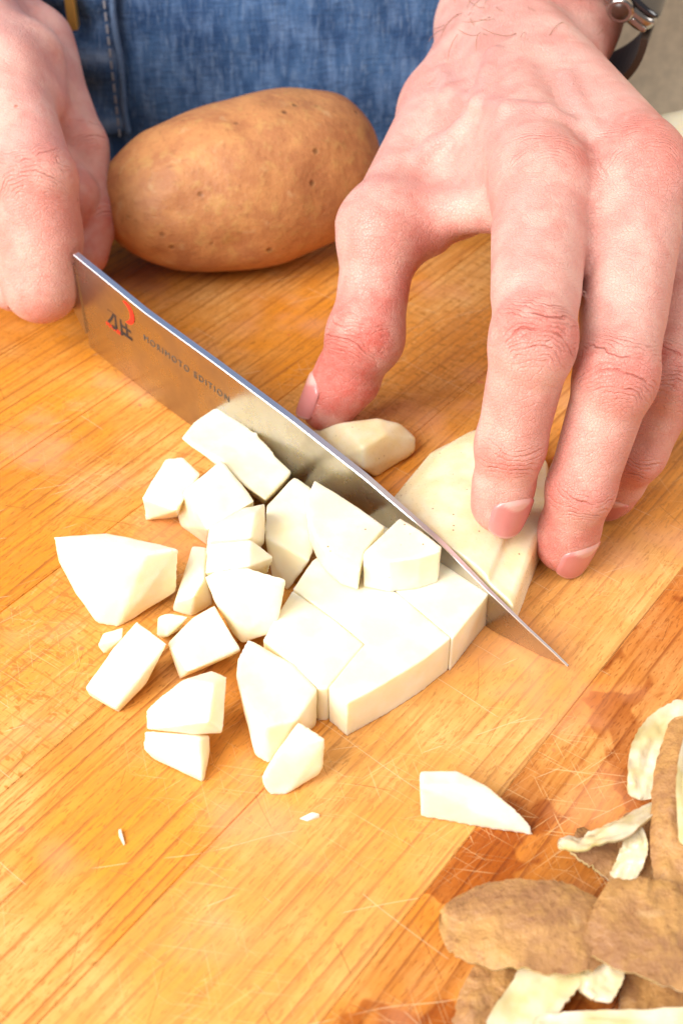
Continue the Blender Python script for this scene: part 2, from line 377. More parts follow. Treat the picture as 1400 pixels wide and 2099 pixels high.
for i in range(len(bounds)-1):
    lo, hi = bounds[i]+0.004, bounds[i+1]-0.004
    poly = clip(clip(rect, GN[:2], lo, 1), GN[:2], hi, -1)
    if len(poly) < 3: continue
    mid = (lo+hi)/2; c0 = GN*mid
    bm = bmesh.new()
    top = []; bot = []
    for p in poly:
        q = np.array([p[0], p[1], 0])-c0
        u, v = q@GD, q@np.array([-GD[1], GD[0], 0])
        top.append(bm.verts.new((u, v, 4.0))); bot.append(bm.verts.new((u, v, 0.0)))
    bm.faces.new(top); bm.faces.new(bot[::-1])
    for k in range(len(top)):
        bm.faces.new((top[k], bot[k], bot[(k+1) % len(top)], top[(k+1) % len(top)]))
    bmesh.ops.bevel(bm, geom=[e for e in bm.edges if all(v.co.z > 3.9 for v in e.verts)], offset=0.018, segments=2, affect='EDGES')
    o = bm_obj('stave', bm, WOOD)
    o.parent = board; o.location = Vector(c0)*S; o.rotation_euler = (0, 0, BA)
    o['tone'] = float(tones.get(bounds[i], random.uniform(-0.3, 0.4))); o['seed'] = float(i*1.37); o['fleck'] = float(flecks.get(bounds[i], 0.15)); o['wet'] = float(wets.get(bounds[i], 0.0))

# ---------------------------------------------------------------- potato pieces
def finish(bm, bev):
    bmesh.ops.recalc_face_normals(bm, faces=bm.faces)
    if bev: bmesh.ops.bevel(bm, geom=[e for e in bm.edges if e.calc_face_angle(0) > 0.12], offset=bev, segments=3, affect='EDGES', profile=0.6, clamp_overlap=True)
CUTTEX = bpy.data.textures.new('uneven_cut', 'CLOUDS'); CUTTEX.noise_scale = 0.011; CUTTEX.noise_depth = 2
def organic(o, voxel=0.045, smooth=6, amp=0.07):
    m = o.modifiers.new('remesh', 'REMESH'); m.mode = 'VOXEL'; m.voxel_size = voxel*S; m.use_smooth_shade = True
    m = o.modifiers.new('soften', 'SMOOTH'); m.factor = 0.5; m.iterations = smooth
    m = o.modifiers.new('uneven', 'DISPLACE'); m.texture = CUTTEX; m.texture_coords = 'GLOBAL'; m.strength = amp*S; m.mid_level = 0.5
def hull(name, pts, label, mat=None, bev=0.045, group=None, cat='potato piece'):
    bm = bmesh.new()
    for (px, py, z) in pts: bm.verts.new(at(px, py, z))
    r = bmesh.ops.convex_hull(bm, input=bm.verts)
    junk = [g for g in set(r['geom_interior']+r['geom_unused']) if isinstance(g, bmesh.types.BMVert)]
    bmesh.ops.delete(bm, geom=junk, context='VERTS')
    bmesh.ops.dissolve_limit(bm, angle_limit=math.radians(7), verts=bm.verts, edges=bm.edges)
    finish(bm, 0 if bev > .02 else bev)
    o = bm_obj(name, bm, mat or FLESH); smooth_by_angle(o)
    if bev > .02: organic(o)
    return tag(o, label, cat, group)
def smooth_by_angle(o, deg=40):
    me = o.data
    me.polygons.foreach_set('use_smooth', [True]*len(me.polygons))
    bm = bmesh.new(); bm.from_mesh(me)
    for e in bm.edges: e.smooth = e.calc_face_angle(0) < math.radians(deg)
    bm.to_mesh(me); bm.free()
def prism(name, top, zt, zb, label, mat=None, bev=0.04, group=None, taper=1.0, wob=0.0):
    P = [at(px, py, zt if not isinstance(zt, (list, tuple)) else zt[i]) for i, (px, py) in enumerate(top)]
    c = sum(P)/len(P); P = [p+(p-c)/np.linalg.norm(p-c)*0.022 for p in P]; bm = bmesh.new(); T = []; B = []
    for p in P:
        T.append(bm.verts.new(p)); q = c+(p-c)*taper; B.append(bm.verts.new((q[0], q[1], zb)))
    bm.faces.new(T); bm.faces.new(B[::-1])
    for k in range(len(T)): bm.faces.new((T[k], B[k], B[(k+1) % len(T)], T[(k+1) % len(T)]))
    finish(bm, 0)
    o = bm_obj(name, bm, mat or FLESH); smooth_by_angle(o); organic(o, .032, 2, .04)
    return tag(o, label, 'potato piece', group)

GP = 'cut potato pieces on the board'
# slab lying in front of the knife
prism('potato_slab', [(602, 1207), (640, 1150), (690, 1112), (922, 1306), (870, 1347), (790, 1397), (711, 1440), (674, 1407), (748, 1317), (691, 1270)], 1.1, 0.0,
      'largest flat potato slab, thick pale front edge, in front of the blade', bev=0.05, group=GP)
prism('potato_slab', [(541, 1312), (600, 1210), (688, 1273), (744, 1319), (670, 1409), (652, 1409), (600, 1358)], 1.08, 0.0,
      'flat potato slab square joined to the left end of the largest slab', bev=0.03, group=GP)
prism('potato_strip', [(1001, 1214), (927, 1307), (694, 1111), (782, 1032)], 1.1, 0.0,
      'narrow potato strip lying right along the near face of the blade', bev=0.03, group=GP)
prism('potato_slice', [(645, 983), (715, 1027), (788, 1078), (747, 1128), (737, 1168), (700, 1156), (668, 1128), (645, 1095), (630, 1058), (627, 1022)], 1.85, 1.105,
      'half round potato slice lying on the slab beside the blade', FLESH_D, group=GP, taper=0.93)
prism('potato_slice', [(820, 1062), (862, 1088), (903, 1120), (899, 1130), (860, 1142), (800, 1150), (745, 1140), (750, 1128)], 2.1, 1.105,
      'short potato block with brown eye specks on its front, on the slab touching the blade', FLESH_D, group=GP, taper=0.97)
PIECES = [
 ('D', [(370,898,1.3),(397,866,1.3),(440,837,1.3),(465,838,1.3),(527,887,1.4),(565,935,1.4),(598,968,1.3),(545,1026,1.3),(455,945,1.45),(400,920,0),(450,962,0),(590,990,0),(540,1035,0),(480,890,0),(420,890,0)], 'large pale potato chunk touching the blade at the top of the pile'),
 ('E', [(455,943,1.6),(523,1027,1.6),(428,1085,1.5),(378,1003,1.5),(364,1055,.25),(370,1078,0),(425,1118,0),(520,1060,0),(450,1000,0),(380,1030,0)], 'potato cube just below the large chunk at the top of the pile'),
 ('F', [(339,939,1.2),(376,936,1.3),(412,971,1.3),(363,1046,1.2),(292,1020,1.0),(298,1068,0),(367,1060,0),(405,1000,0),(340,1000,0)], 'six sided potato cube at the upper left of the pile, alone on bare wood'),
 ('G', [(110,1100,2.0),(220,1092,2.0),(368,1125,2.1),(300,1135,2.2),(363,1205,.55),(358,1215,.4),(270,1272,0),(240,1287,0),(200,1278,.05),(155,1218,.6),(120,1150,1.3),(330,1180,0),(180,1180,0)], 'biggest potato wedge standing at the far left of the pile'),
 ('H', [(395,1119,1.2),(423,1121,1.2),(420,1185,1.15),(398,1222,.95),(360,1232,.5),(354,1252,0),(393,1264,0),(436,1241,0),(430,1180,0),(385,1170,0)], 'small upright potato stick between the biggest wedge and the pile'),
 ('I', [(430,1078,1.9),(500,1040,2.0),(545,1030,1.9),(524,1052,2.1),(515,1103,2.0),(425,1108,1.7),(543,1112,1.0),(422,1150,.9),(520,1140,.6),(440,1120,0),(530,1090,0)], 'potato cube in the middle of the pile, below the top cubes'),
 ('J', [(425,1112,2.0),(515,1106,2.1),(562,1142,1.6),(510,1160,2.0),(420,1176,1.7),(432,1200,.8),(550,1175,.5),(480,1185,.2)], 'small potato cube wedged in the middle of the pile'),
 ('K', [(440,1170,2.2),(508,1162,2.4),(587,1187,2.2),(567,1296,.75),(496,1321,.5),(476,1300,.5),(436,1225,1.2),(418,1182,1.8),(560,1230,.1),(480,1240,.1),(470,1195,.6)], 'bright tilted potato block leaning on the left corner of the slab'),
 ('L', [(603,978,1.3),(638,1000,1.3),(632,1080,1.2),(648,1120,1.0),(636,1150,.9),(590,1212,0),(560,1190,0),(543,1100,1.2),(545,1035,1.3),(620,1130,0),(560,1080,0),(622,1010,0)], 'shaded yellowish potato block behind the half round slice'),
 ('M', [(441,1239,1.2),(491,1328,1.15),(494,1335,1.0),(385,1377,1.2),(345,1318,1.15),(400,1262,1.2),(368,1394,.05),(352,1340,0),(470,1345,0),(430,1290,0)], 'flat topped potato block below the tilted block in the lower pile'),
 ('N', [(325,1264,.9),(345,1257,1.0),(386,1264,1.0),(342,1306,.8),(322,1300,.5),(330,1310,0),(370,1290,0),(340,1275,0)], 'tiny potato scrap peeping out below the biggest wedge'),
 ('O', [(281,1272,1.5),(343,1319,1.4),(301,1402,.5),(245,1462,0),(238,1454,.25),(174,1410,.6),(184,1426,.2),(230,1332,1.25),(320,1360,0),(250,1380,0),(215,1400,0)], 'long bright potato chunk at the lower left of the pile'),
 ('O2', [(210,1296,.8),(255,1284,.9),(252,1310,.8),(197,1324,.5),(212,1342,.2),(240,1330,0),(230,1310,0)], 'small potato corner behind the long chunk at lower left'),
 ('Pa', [(372,1392,1.6),(434,1373,1.5),(466,1386,1.5),(440,1402,1.75),(428,1480,1.45),(457,1504,.85),(400,1507,.85),(300,1495,.95),(299,1456,1.15),(329,1424,1.35),(430,1470,.35),(340,1470,.35)], 'potato cube with a shaded right side stacked near the bottom'),
 ('Pb', [(295,1497,.85),(400,1508,.9),(410,1513,.9),(432,1506,.7),(430,1545,.3),(418,1606,0),(414,1594,.2),(315,1558,.05),(292,1535,.3),(400,1540,0),(330,1530,0)], 'pointed potato wedge under the stacked cube near the bottom'),
 ('Pc', [(507,1309,1.2),(601,1359,1.1),(650,1412,1.1),(610,1475,1.1),(545,1490,1.15),(500,1440,1.2),(482,1380,1.2),(487,1345,1.2),(649,1486,0),(612,1510,0),(551,1567,0),(523,1550,.1),(514,1515,.4),(600,1400,0)], 'long potato block hugging the left front corner of the slab'),
 ('Pd', [(612,1477,1.3),(668,1513,1.2),(662,1572,.45),(655,1588,.2),(585,1632,0),(551,1630,0),(541,1612,.15),(535,1593,.5),(569,1538,1.05),(640,1560,0),(590,1560,0)], 'bright potato chunk at the bottom tip of the pile'),
 ('S', [(860,1580,.85),(935,1578,.85),(1005,1615,.75),(1060,1660,.5),(1088,1690,.22),(860,1612,.95),(935,1608,.95),(1097,1716,0),(980,1698,0),(862,1676,0),(880,1650,0),(1000,1650,0)], 'lone tapering potato wedge lying right of the pile on bare wood'),
]
for k, pts, lab in PIECES:
    hull('potato_piece', pts, lab, bev=0.028, group=GP)
hull('potato_fleck', [(612,1678,.0),(640,1664,.12),(655,1668,.1),(656,1676,0),(630,1684,0)], 'tiny yellow potato fleck on the wood below the pile', bev=0.01, cat='potato scrap')
hull('potato_fleck', [(243,1700,.06),(249,1698,.06),(257,1730,.05),(254,1734,0),(244,1715,0)], 'tiny white potato sliver on the wood at lower left', bev=0.008, cat='potato scrap')
# ---------------------------------------------------------------- knife
kA = at(387, 868); kB = at(1005, 1290)
KD = nrm(kB-kA); KN = np.array([KD[1], -KD[0], 0.]); KN = KN if KN[1] < 0 else -KN    # KN: near face, towards the camera
def kp(px, py):
    q = on_plane(px, py, kA, KN); return (q-kA)@KD, q[2]
# held-back half of the potato behind the blade: lower slab and rounded upper layer
def curve(pts, t):
    pts = np.array(pts); d = np.r_[0, np.cumsum(np.linalg.norm(np.diff(pts, axis=0), axis=1))]; d /= d[-1]
    return np.array([np.interp(t, d, pts[:, k]) for k in range(3)])
def loaf(name, z0, z1, label, mat, dome):
    NU, NV = 22, 90; V = []
    bk = -KN*0.15
    sa = kw_(kp(752, 1000)[0])+bk; sb = kw_(kp(1049, 1230)[0])+bk
    Lc = [sa, at(872, 925, 0.9), at(935, 890, 1.0), at(975, 884, 0.9), at(1010, 890, .7)]; Rc = [sb, at(1098, 1166, 0), at(1125, 1105, 0), at(1118, 1010, 0), at(1060, 930, 0)]
    for i in range(NU):
        t = i/(NU-1); a_, b_ = curve(Lc, t), curve(Rc, t); a_[2] = b_[2] = 0
        end = math.sqrt(max(0.0, 1-max(0, (t-0.55)/0.47)**2.4)); zt = 0.45+0.55*end
        px_ = [0.02, 0.0, 0.04, 0.14, 0.30, 0.50, 0.66, 0.76, 0.815, 0.83, 0.965, 0.99, 1.0]; pz_ = [0, .5, .92, 1.24, 1.46, 1.56, 1.54, 1.47, 1.38, 1.22, 1.08, .96, 0]
        cum = np.r_[0, np.cumsum(np.hypot(np.diff(np.array(px_)*3.8), np.diff(pz_)))]; cum /= cum[-1]
        for j in range(NV):
            a = j/(NV-1); x = np.interp(a, cum, px_); z = np.interp(a, cum, pz_)*zt
            p = a_+(b_-a_)*x; p[2] = z
            w_ = 0.05*mnoise.noise(Vector(p)*0.9)
            V.append(p+np.array([w_, w_, w_*(1 if z > z0+.1 else 0)])*(0 if i == 0 else 1))
    F = grid_faces(NU, NV); F.append(tuple(range(NV-1, -1, -1))); F.append(tuple((NU-1)*NV+k for k in range(NV)))
    F += [((i+1)*NV, i*NV, i*NV+NV-1, (i+1)*NV+NV-1) for i in range(NU-1)]
    o = mesh_np(name, V, F, mat); smooth_by_angle(o, 50)
    return tag(o, label, 'potato piece')
def kw_(s): return kA*[1, 1, 0]+KD*s
o = loaf('potato_half', 0.0, 1.9, 'rounded peeled potato half held behind the blade by the index finger', PEELED, True); organic(o, .035, 2, .04)

knife = tag(empty('kitchen_knife', tuple(kA)), 'long steel chef knife slicing through the potato, tip on the board', 'knife')
spine_px = [(60, 441), (165, 527), (300, 637), (450, 746), (600, 858), (750, 977), (900, 1107), (1000, 1209), (1080, 1287), (1135, 1338), (1165, 1367)]
edge_px = [(150, 632), (186, 712), (240, 756), (310, 810), (387, 868), (520, 960), (700, 1083), (850, 1187), (1005, 1290), (1060, 1320), (1110, 1345), (1165, 1367)]
sp = np.array([kp(*p) for p in spine_px]); ed = np.array([kp(*p) for p in edge_px])
ed[:, 1] = np.maximum(ed[:, 1], 0.004)
s_tip = sp[-1, 0]; s_heel = ed[1, 0]
Ns, Nh = 90, 9
svals = np.linspace(s_heel-0.0, s_tip-0.02, Ns)
V = []; tri = []
def kw(s, h, off): return kA*[1, 1, 0]+KD*s+KN*off+np.array([0, 0, h])
for side in (1, -1):
    for s in svals:
        zt = np.interp(s, sp[:, 0], sp[:, 1]); zb = np.interp(s, ed[1:, 0], ed[1:, 1])
        full = 0.105*min(1.0, 0.25+(s_tip-s)/9.0)
        for j in range(Nh):
            a = j/(Nh-1); z = zb+(zt-zb)*a
            th = full*min(1.0, 0.04+0.96*(a**0.75))
            V.append(kw(s, z, side*th))
F = [tuple(reversed(f)) for f in grid_faces(Ns, Nh)]+[tuple(x+Ns*Nh for x in f) for f in grid_faces(Ns, Nh)]
def idx(side, i, j): return (0 if side == 1 else Ns*Nh)+i*Nh+j
for i in range(Ns-1): F.append((idx(1, i, 0), idx(1, i+1, 0), idx(-1, i+1, 0), idx(-1, i, 0)))
for j in range(Nh-1): F.append((idx(1, 0, j), idx(-1, 0, j), idx(-1, 0, j+1), idx(1, 0, j+1))); F.append((idx(1, Ns-1, j+1), idx(-1, Ns-1, j+1), idx(-1, Ns-1, j), idx(1, Ns-1, j)))
blade = mesh_np('blade', V, F, STEEL, knife); smooth_by_angle(blade, 25)
V = []
for s in svals:
    zt = np.interp(s, sp[:, 0], sp[:, 1]); full = 0.105*min(1.0, 0.25+(s_tip-s)/9.0)
    V += [kw(s, zt-0.002, full), kw(s, zt+0.025, full*0.8), kw(s, zt+0.025, -full*0.8), kw(s, zt-0.002, -full)]
spine = mesh_np('spine', V, [tuple(reversed(f)) for f in grid_faces(Ns, 4)], SPINE, knife); smooth_by_angle(spine, 25)
# neck, bolster and handle run up into the fist
hs = [s_heel+0.05, s_heel-0.5, s_heel-1.2, s_heel-2.2, s_heel-5, s_heel-9, s_heel-12.4, s_heel-13.0]
hz = [2.35, 2.4, 2.45, 2.5, 2.6, 2.75, 2.8, 2.8]
V, F = tube([kw(s, z, 0) for s, z in zip(hs[1:4], hz[1:4])], [0.55, 0.75, 0.9], 16, frame=(0, 0, 1)); mesh_np('bolster', V, F, SILVER, knife)
V, F = tube([kw(s, z, 0) for s, z in zip(hs[3:], hz[3:])], [1.0, 1.08, 1.12, 1.2, 0.8], 18, frame=(0, 0, 1)); mesh_np('handle', V, F, HANDLE, knife)
V = []
for side in (1, -1):
    for s, zl, zh in ((s_heel+0.02, 0.9, 3.2), (s_heel-0.5, 1.6, 3.15), (s_heel-1.0, 1.9, 3.05)):
        V += [kw(s, zl, side*0.10), kw(s, zh, side*0.10)]
F = [(0, 2, 3, 1), (2, 4, 5, 3), (6, 7, 9, 8), (8, 9, 11, 10), (0, 6, 8, 2), (2, 8, 10, 4), (1, 3, 9, 7), (3, 5, 11, 9), (0, 1, 7, 6), (4, 10, 11, 5)]
mesh_np('neck', V, F, STEEL, knife, smooth=False)
# writing on the near face
KX = Vector(KD); KZ = Vector((0, 0, 1)); KY = Vector(KN)
def blade_text(txt, name, size, s, z, mat, spacing=1.0, slant=0.0, dsl=0.0):
    cu = bpy.data.curves.new(name, 'FONT'); cu.body = txt; cu.size = size*S; cu.space_character = spacing; cu.extrude = 0.00002
    tmp = bpy.data.objects.new(name+'_c', cu); COL.objects.link(tmp)
    bpy.context.view_layer.update()
    me = bpy.data.meshes.new_from_object(tmp.evaluated_get(bpy.context.evaluated_depsgraph_get())); bpy.data.objects.remove(tmp)
    o = bpy.data.objects.new(name, me); COL.objects.link(o); me.materials.clear(); me.materials.append(mat)
    ca, sa = math.cos(slant), math.sin(slant)
    ex = KX*ca+KZ*sa; ez = KZ*ca-KX*sa
    th = 0.105*min(1.0, 0.25+(s_tip-s)/9.0)
    zt = np.interp(s, sp[:, 0], sp[:, 1]); zb = np.interp(s, ed[1:, 0], ed[1:, 1])
    a = (z-zb)/(zt-zb); off = th*min(1, .04+.96*max(a, .01)**.75)+0.012
    zz = z-s*0
    org = Vector(kw(s, z, off))*S
    M = Matrix((( ex.x, ez.x, KY.x, org.x), (ex.y, ez.y, KY.y, org.y), (ex.z, ez.z, KY.z, org.z), (0, 0, 0, 1)))
    # lean of the hollow face
    o.parent = knife; o.matrix_parent_inverse = Matrix.Identity(4)
    o.matrix_local = Matrix.Translation(-knife.location) @ M
    return o
sc, zc = kp(232, 668); sd, zd = kp(262, 636)
sl = math.atan2(kp(470, 820)[1]-kp(300, 695)[1], kp(470, 820)[0]-kp(300, 695)[0])
s0, z0 = kp(300, 694); s1, z1 = kp(478, 826)
blade_text('MORIMOTO EDITION', 'lettering', 0.30, s0, z0, INK, 1.32, sl)
s2, z2 = kp(226, 655)
blade_text('雅', 'emblem_character', 1.22, s2-0.05, z2-0.06, EMBLEM, 1.0, sl)
s3, z3 = kp(222, 658)
blade_text('MIYABI', 'emblem_lettering', 0.2, s3, z3-0.1, REDINK, 1.1, sl)
s4, z4 = kp(268, 636)
V = []; n = 24; F = []
for k in range(n+1):
    a = -1.9+3.9*k/n; w0 = 0.20*math.sin(math.pi*k/n)**0.6
    for rr in (0.36, 0.36-w0):
        V.append(kw(s4-0.04+rr*0.92*math.cos(a), z4-0.05+rr*math.sin(a), 0.106))
F = [(2*k, 2*k+2, 2*k+3, 2*k+1) for k in range(n)]
mesh_np('emblem_disc', V, F, REDINK, knife, smooth=False)

# ---------------------------------------------------------------- whole potatoes
def potato(name, cx, axis, L, R, prof, label, mat, bend=0.25, amp=0.10, seed=0.0, flat=0.95, eyes=()):
    NU, NV = 64, 64; ax = nrm(axis); side = nrm(np.cross(ax, [0, 0, 1])); upv = np.cross(side, ax); V = []
    for i in range(NU):
        t = i/(NU-1); xx = -math.cos(math.pi*t)
        r = R*np.interp(t, prof[0], prof[1])
        r *= math.sin(math.pi*t)**0.55 if 0 < t < 1 else 0.001
        for j in range(NV):
            a = 2*math.pi*j/NV
            d = side*math.cos(a)+upv*math.sin(a)*flat
            p = np.asarray(cx)+ax*(xx*L/2)+d*r+side*bend*(1-xx*xx)
            nv = Vector(p)*0.28+Vector((seed, seed*2, 0))
            k = amp*(1.6*mnoise.noise(nv)+0.7*mnoise.noise(nv*2.3))
            for (et, ea, es, ed_) in eyes:
                da = (a-ea+math.pi) % (2*math.pi)-math.pi
                k -= ed_*math.exp(-(((t-et)*L*1.3)**2+(da*r)**2)/es**2)
            V.append(p+d*k+ax*xx*k*.4)
    F = grid_faces(NU, NV, True)
    return tag(mesh_np(name, V, F, mat), label, 'potato')
pl = np.array([-7.55, 11.35, 2.45]); pr_ = np.array([1.15, 14.9, 2.8])
potato('russet_potato', (pl+pr_)/2, pr_-pl, np.linalg.norm(pr_-pl), 2.7, ([0, .1, .3, .55, .8, 1], [.58, .74, .93, 1.05, 1.0, .84]),
       'whole unpeeled brown russet potato lying at the back against the apron', RUSSET, bend=0.1, amp=0.16, seed=3.1, eyes=[(.07, .9, .35, .16), (.30, .35, .35, .10), (.42, -.25, .4, .12), (.62, .5, .35, .10), (.78, -.1, .4, .10), (.5, 1.2, .4, .10), (.25, -.5, .35, .09), (.68, 1.5, .5, .09), (.85, .9, .3, .08)])
potato('peeled_potato', dep(1490, 372, 43.0), (1, 0.15, 0.0), 9.0, 2.75, ([0, .5, 1], [.9, 1, .9]), 'pale peeled potato cut off by the right edge behind the knuckles',
       make_flesh('whole_peeled_potato', (0.86, 0.78, 0.56), (0.88, 0.83, 0.64), dots=0.5), amp=0.08, seed=8)

o = hull('potato_end', [(640,882,.45),(660,872,.85),(700,866,1.15),(740,868,1.2),(775,857,1.15),(818,868,.95),(853,898,.5),(852,925,.2),(840,935,0),(772,980,0),(700,935,.8),(745,915,1.25),(790,890,1.2),(745,962,.65),(660,905,0),(690,880,0),(820,880,0)],
         'yellowish peeled potato end behind the blade under the thumb', PEELED, bev=0.01)
organic(o, .05, 14, .08)
# ---------------------------------------------------------------- peels
def peel(ctrl, label, skin_up=True, curl=0.25, seed=0, thick=0.075, te=0.13):
    rg = random.Random(seed)
    P = np.array([np.append(at(c[0], c[1], c[2]), [c[3], c[4] if len(c) > 4 else 0.0]) for c in ctrl]); n = len(P)
    # catmull-rom
    Q = np.vstack([2*P[0]-P[1], P, 2*P[-1]-P[-2]]); sm = []
    M_ = 14
    for i in range(1, n):
        for k in range(M_+(1 if i == n-1 else 0)):
            t = k/M_; a, b, c, d = Q[i-1], Q[i], Q[i+1], Q[i+2]
            sm.append(0.5*((2*b)+(-a+c)*t+(2*a-5*b+4*c-d)*t*t+(-a+3*b-3*c+d)*t**3))
    sm = np.array(sm); N_ = len(sm); W = 11; top = []; bot = []
    for i in range(N_):
        p = sm[i, :3]; tn = nrm(sm[min(i+1, N_-1), :3]-sm[max(i-1, 0), :3])
        side = nrm(np.cross(tn, [0, 0, 1])); upv = np.cross(side, tn)
        ro = math.radians(sm[i, 4]); sd_ = side*math.cos(ro)+upv*math.sin(ro); un = upv*math.cos(ro)-side*math.sin(ro)
        e = min(i, N_-1-i)/(N_-1)*2; ee = min(1.0, max(e, 0.0)/te); taper = math.sqrt(max(0.001, 1-(1-ee)**2))
        hw = max(0.03, sm[i, 3]*taper)
        for j in range(W):
            v = 2*j/(W-1)-1
            jag = 1+0.05*mnoise.noise(Vector((i*0.2, seed*3.1, 5*np.sign(v))))*abs(v)+0.03*rg.uniform(-1, 1)*(abs(v) > .95)+0.05*mnoise.noise(Vector((i*0.9, seed*1.7, 9*np.sign(v))))*abs(v)**3
            q = p+sd_*(v*hw*jag)-un*(curl*v*v*hw)+un*(0.10*mnoise.noise(Vector((i*.13, j*.35, seed)))+0.05*mnoise.noise(Vector((i*.4, j*.9, seed+4))))
            tk = thick*(1-0.30*v*v)
            top.append(q+un*tk*0.5); bot.append(q-un*tk*0.5)
    F = grid_faces(N_, W)
    top = np.array(top); bot = np.array(bot)
    root = tag(empty('potato_peel', tuple(sm[0, :3])), label, 'potato peel', 'potato peels heaped at the lower right')
    a, b = (PEELSKIN, PEELFLESH) if skin_up else (PEELFLESH, PEELSKIN)
    na, nb = ('skin', 'flesh') if skin_up else ('flesh', 'skin')
    mesh_np(na, top, [tuple(reversed(f)) for f in F], a, root)
    Vb = np.vstack([bot, top]); o = N_*W
    rim = []
    for i in range(N_-1): rim += [(i*W, (i+1)*W, (i+1)*W+o, i*W+o), (i*W+W-1+o, (i+1)*W+W-1+o, (i+1)*W+W-1, i*W+W-1)]
    for j in range(W-1): rim += [(j, j+o, j+1+o, j+1), ((N_-1)*W+j+1, (N_-1)*W+j+1+o, (N_-1)*W+j+o, (N_-1)*W+j)]
    under = mesh_np(nb, Vb, F+rim, [b, PEELRIM], root)
    mi = [0]*len(F)+[1]*len(rim); under.data.polygons.foreach_set('material_index', mi)
    return root
peel([(1440,2030,.15,.9),(1340,2025,.2,.85),(1270,2010,.25,.6)], 'brown peel under the heap at the right edge near the bottom corner', True, .15, 11)
peel([(1055,1960,.2,.45,10),(1010,2030,.15,.5,10),(975,2120,.1,.5,5)], 'shaded brown peel strip under the left end of the heap', True, .3, 12)
peel([(1190,1930,.55,.5),(1120,2015,.35,.52,-8),(1035,2150,.2,.5,-8)], 'pale wet peel turned flesh side up at the bottom edge', False, -.12, 13)
peel([(1250,1915,.6,.22),(1238,1985,.55,.36),(1215,2050,.45,.3)], 'short pale peel hanging below the join of the two big peels', False, -.1, 14)
peel([(1090,2108,.55,.2,-10),(1220,2104,.6,.26,-12),(1450,2108,.6,.34,-10)], 'yellow green peel strip along the bottom right edge', False, -.1, 15)
peel([(1180,1705,.15,.5,25),(1250,1735,.2,.62,20),(1310,1790,.15,.5,10)], 'brown peel curling under a pale rim above the biggest peel', True, .35, 16)
peel([(1146,1724,.6,.22,35),(1200,1724,.85,.30,30),(1270,1696,.95,.28,30),(1355,1648,.7,.2,30)], 'curled pale peel rim above the biggest peel', False, .1, 17)
peel([(1302,1690,.85,.12),(1300,1745,.6,.26,-15),(1270,1810,.3,.26,-15)], 'short narrow pale peel beside the curled rim', False, -.1, 18)
peel([(1330,1660,.3,.5,0),(1340,1730,.3,.7,0),(1330,1810,.2,.5,0)], 'dark brown peel in the shade behind the upright peel', True, .2, 19)
peel([(1420,1450,1.0,.3,10),(1345,1505,.9,.36,20),(1318,1570,.7,.34,15),(1312,1640,.35,.26,10)], 'pale peel with ragged edge at the top of the heap', False, -.12, 20)
peel([(1412,1470,1.2,.35,-10),(1383,1560,1.25,.40,-15),(1376,1690,1.1,.42,-15),(1392,1825,.8,.45,-10)], 'upright brown peel strip along the right edge', True, .3, 21)
peel([(1425,1490,1.35,.2,0),(1408,1600,1.45,.22,0),(1412,1740,1.3,.2,0)], 'pale inner peel at the right edge inside the upright strip', False, -.1, 22)
peel([(903,1872,.5,.72),(1000,1884,.8,.88,-2),(1120,1892,.95,.92,-3),(1262,1898,.8,.90,-3)], 'biggest brown peel, rough skin up, at the left of the heap', True, .14, 23, te=.5)
peel([(1215,1858,.95,.8,-3),(1310,1892,1.05,1.0,-3),(1420,1915,1.0,1.08,-3),(1540,1930,.9,1.0,0)], 'second big brown peel cut off by the right edge', True, .12, 24)

# ---------------------------------------------------------------- hands: one continuous surface each, from a smooth distance field
def smin(a, b, k):
    h = np.clip(0.5+0.5*(b-a)/k, 0, 1)
    return b+(a-b)*h-k*h*(1-h)
def seg(P, a, b, r0, r1, dv=None, fl=1.0):
    a = np.asarray(a, np.float32); b = np.asarray(b, np.float32); ab = b-a
    t = np.clip(((P-a)@ab)/max(float(ab@ab), 1e-6), 0, 1)
    q = P-a-t[:, None]*ab
    if fl != 1.0:
        dd = np.asarray(nrm(dv), np.float32); c = q@dd; q = q+(c*(1/fl-1))[:, None]*dd
    return np.sqrt((q*q).sum(1))-(r0+(r1-r0)*t).astype(np.float32)
def field(P, prims):
    """prims: list of groups (k_inside, k_to_rest, [segments])"""
    out = None
    for kin, kout, segs in prims:
        g = None
        for s_ in segs:
            d = seg(P, *s_)
            g = d if g is None else smin(g, d, kin)
        out = g if out is None else smin(out, g, kout)
    return out
def combine(P, fingers, palm, kweb):
    f = None
    for kin, segs in fingers:
        g = None
        for s_ in segs:
            d = seg(P, *s_[:4], **(s_[4] if len(s_) > 4 else {})); g = d if g is None else smin(g, d, kin)
        f = g if f is None else smin(f, g, 0.10)
    g = None
    for s_ in palm:
        k = s_[4].get('k', 0.7) if len(s_) > 4 else 0.7
        kw_ = {a: b for a, b in (s_[4] if len(s_) > 4 else {}).items() if a != 'k'}
        d = seg(P, *s_[:4], **kw_); g = d if g is None else smin(g, d, k)
    return smin(f, g, kweb)
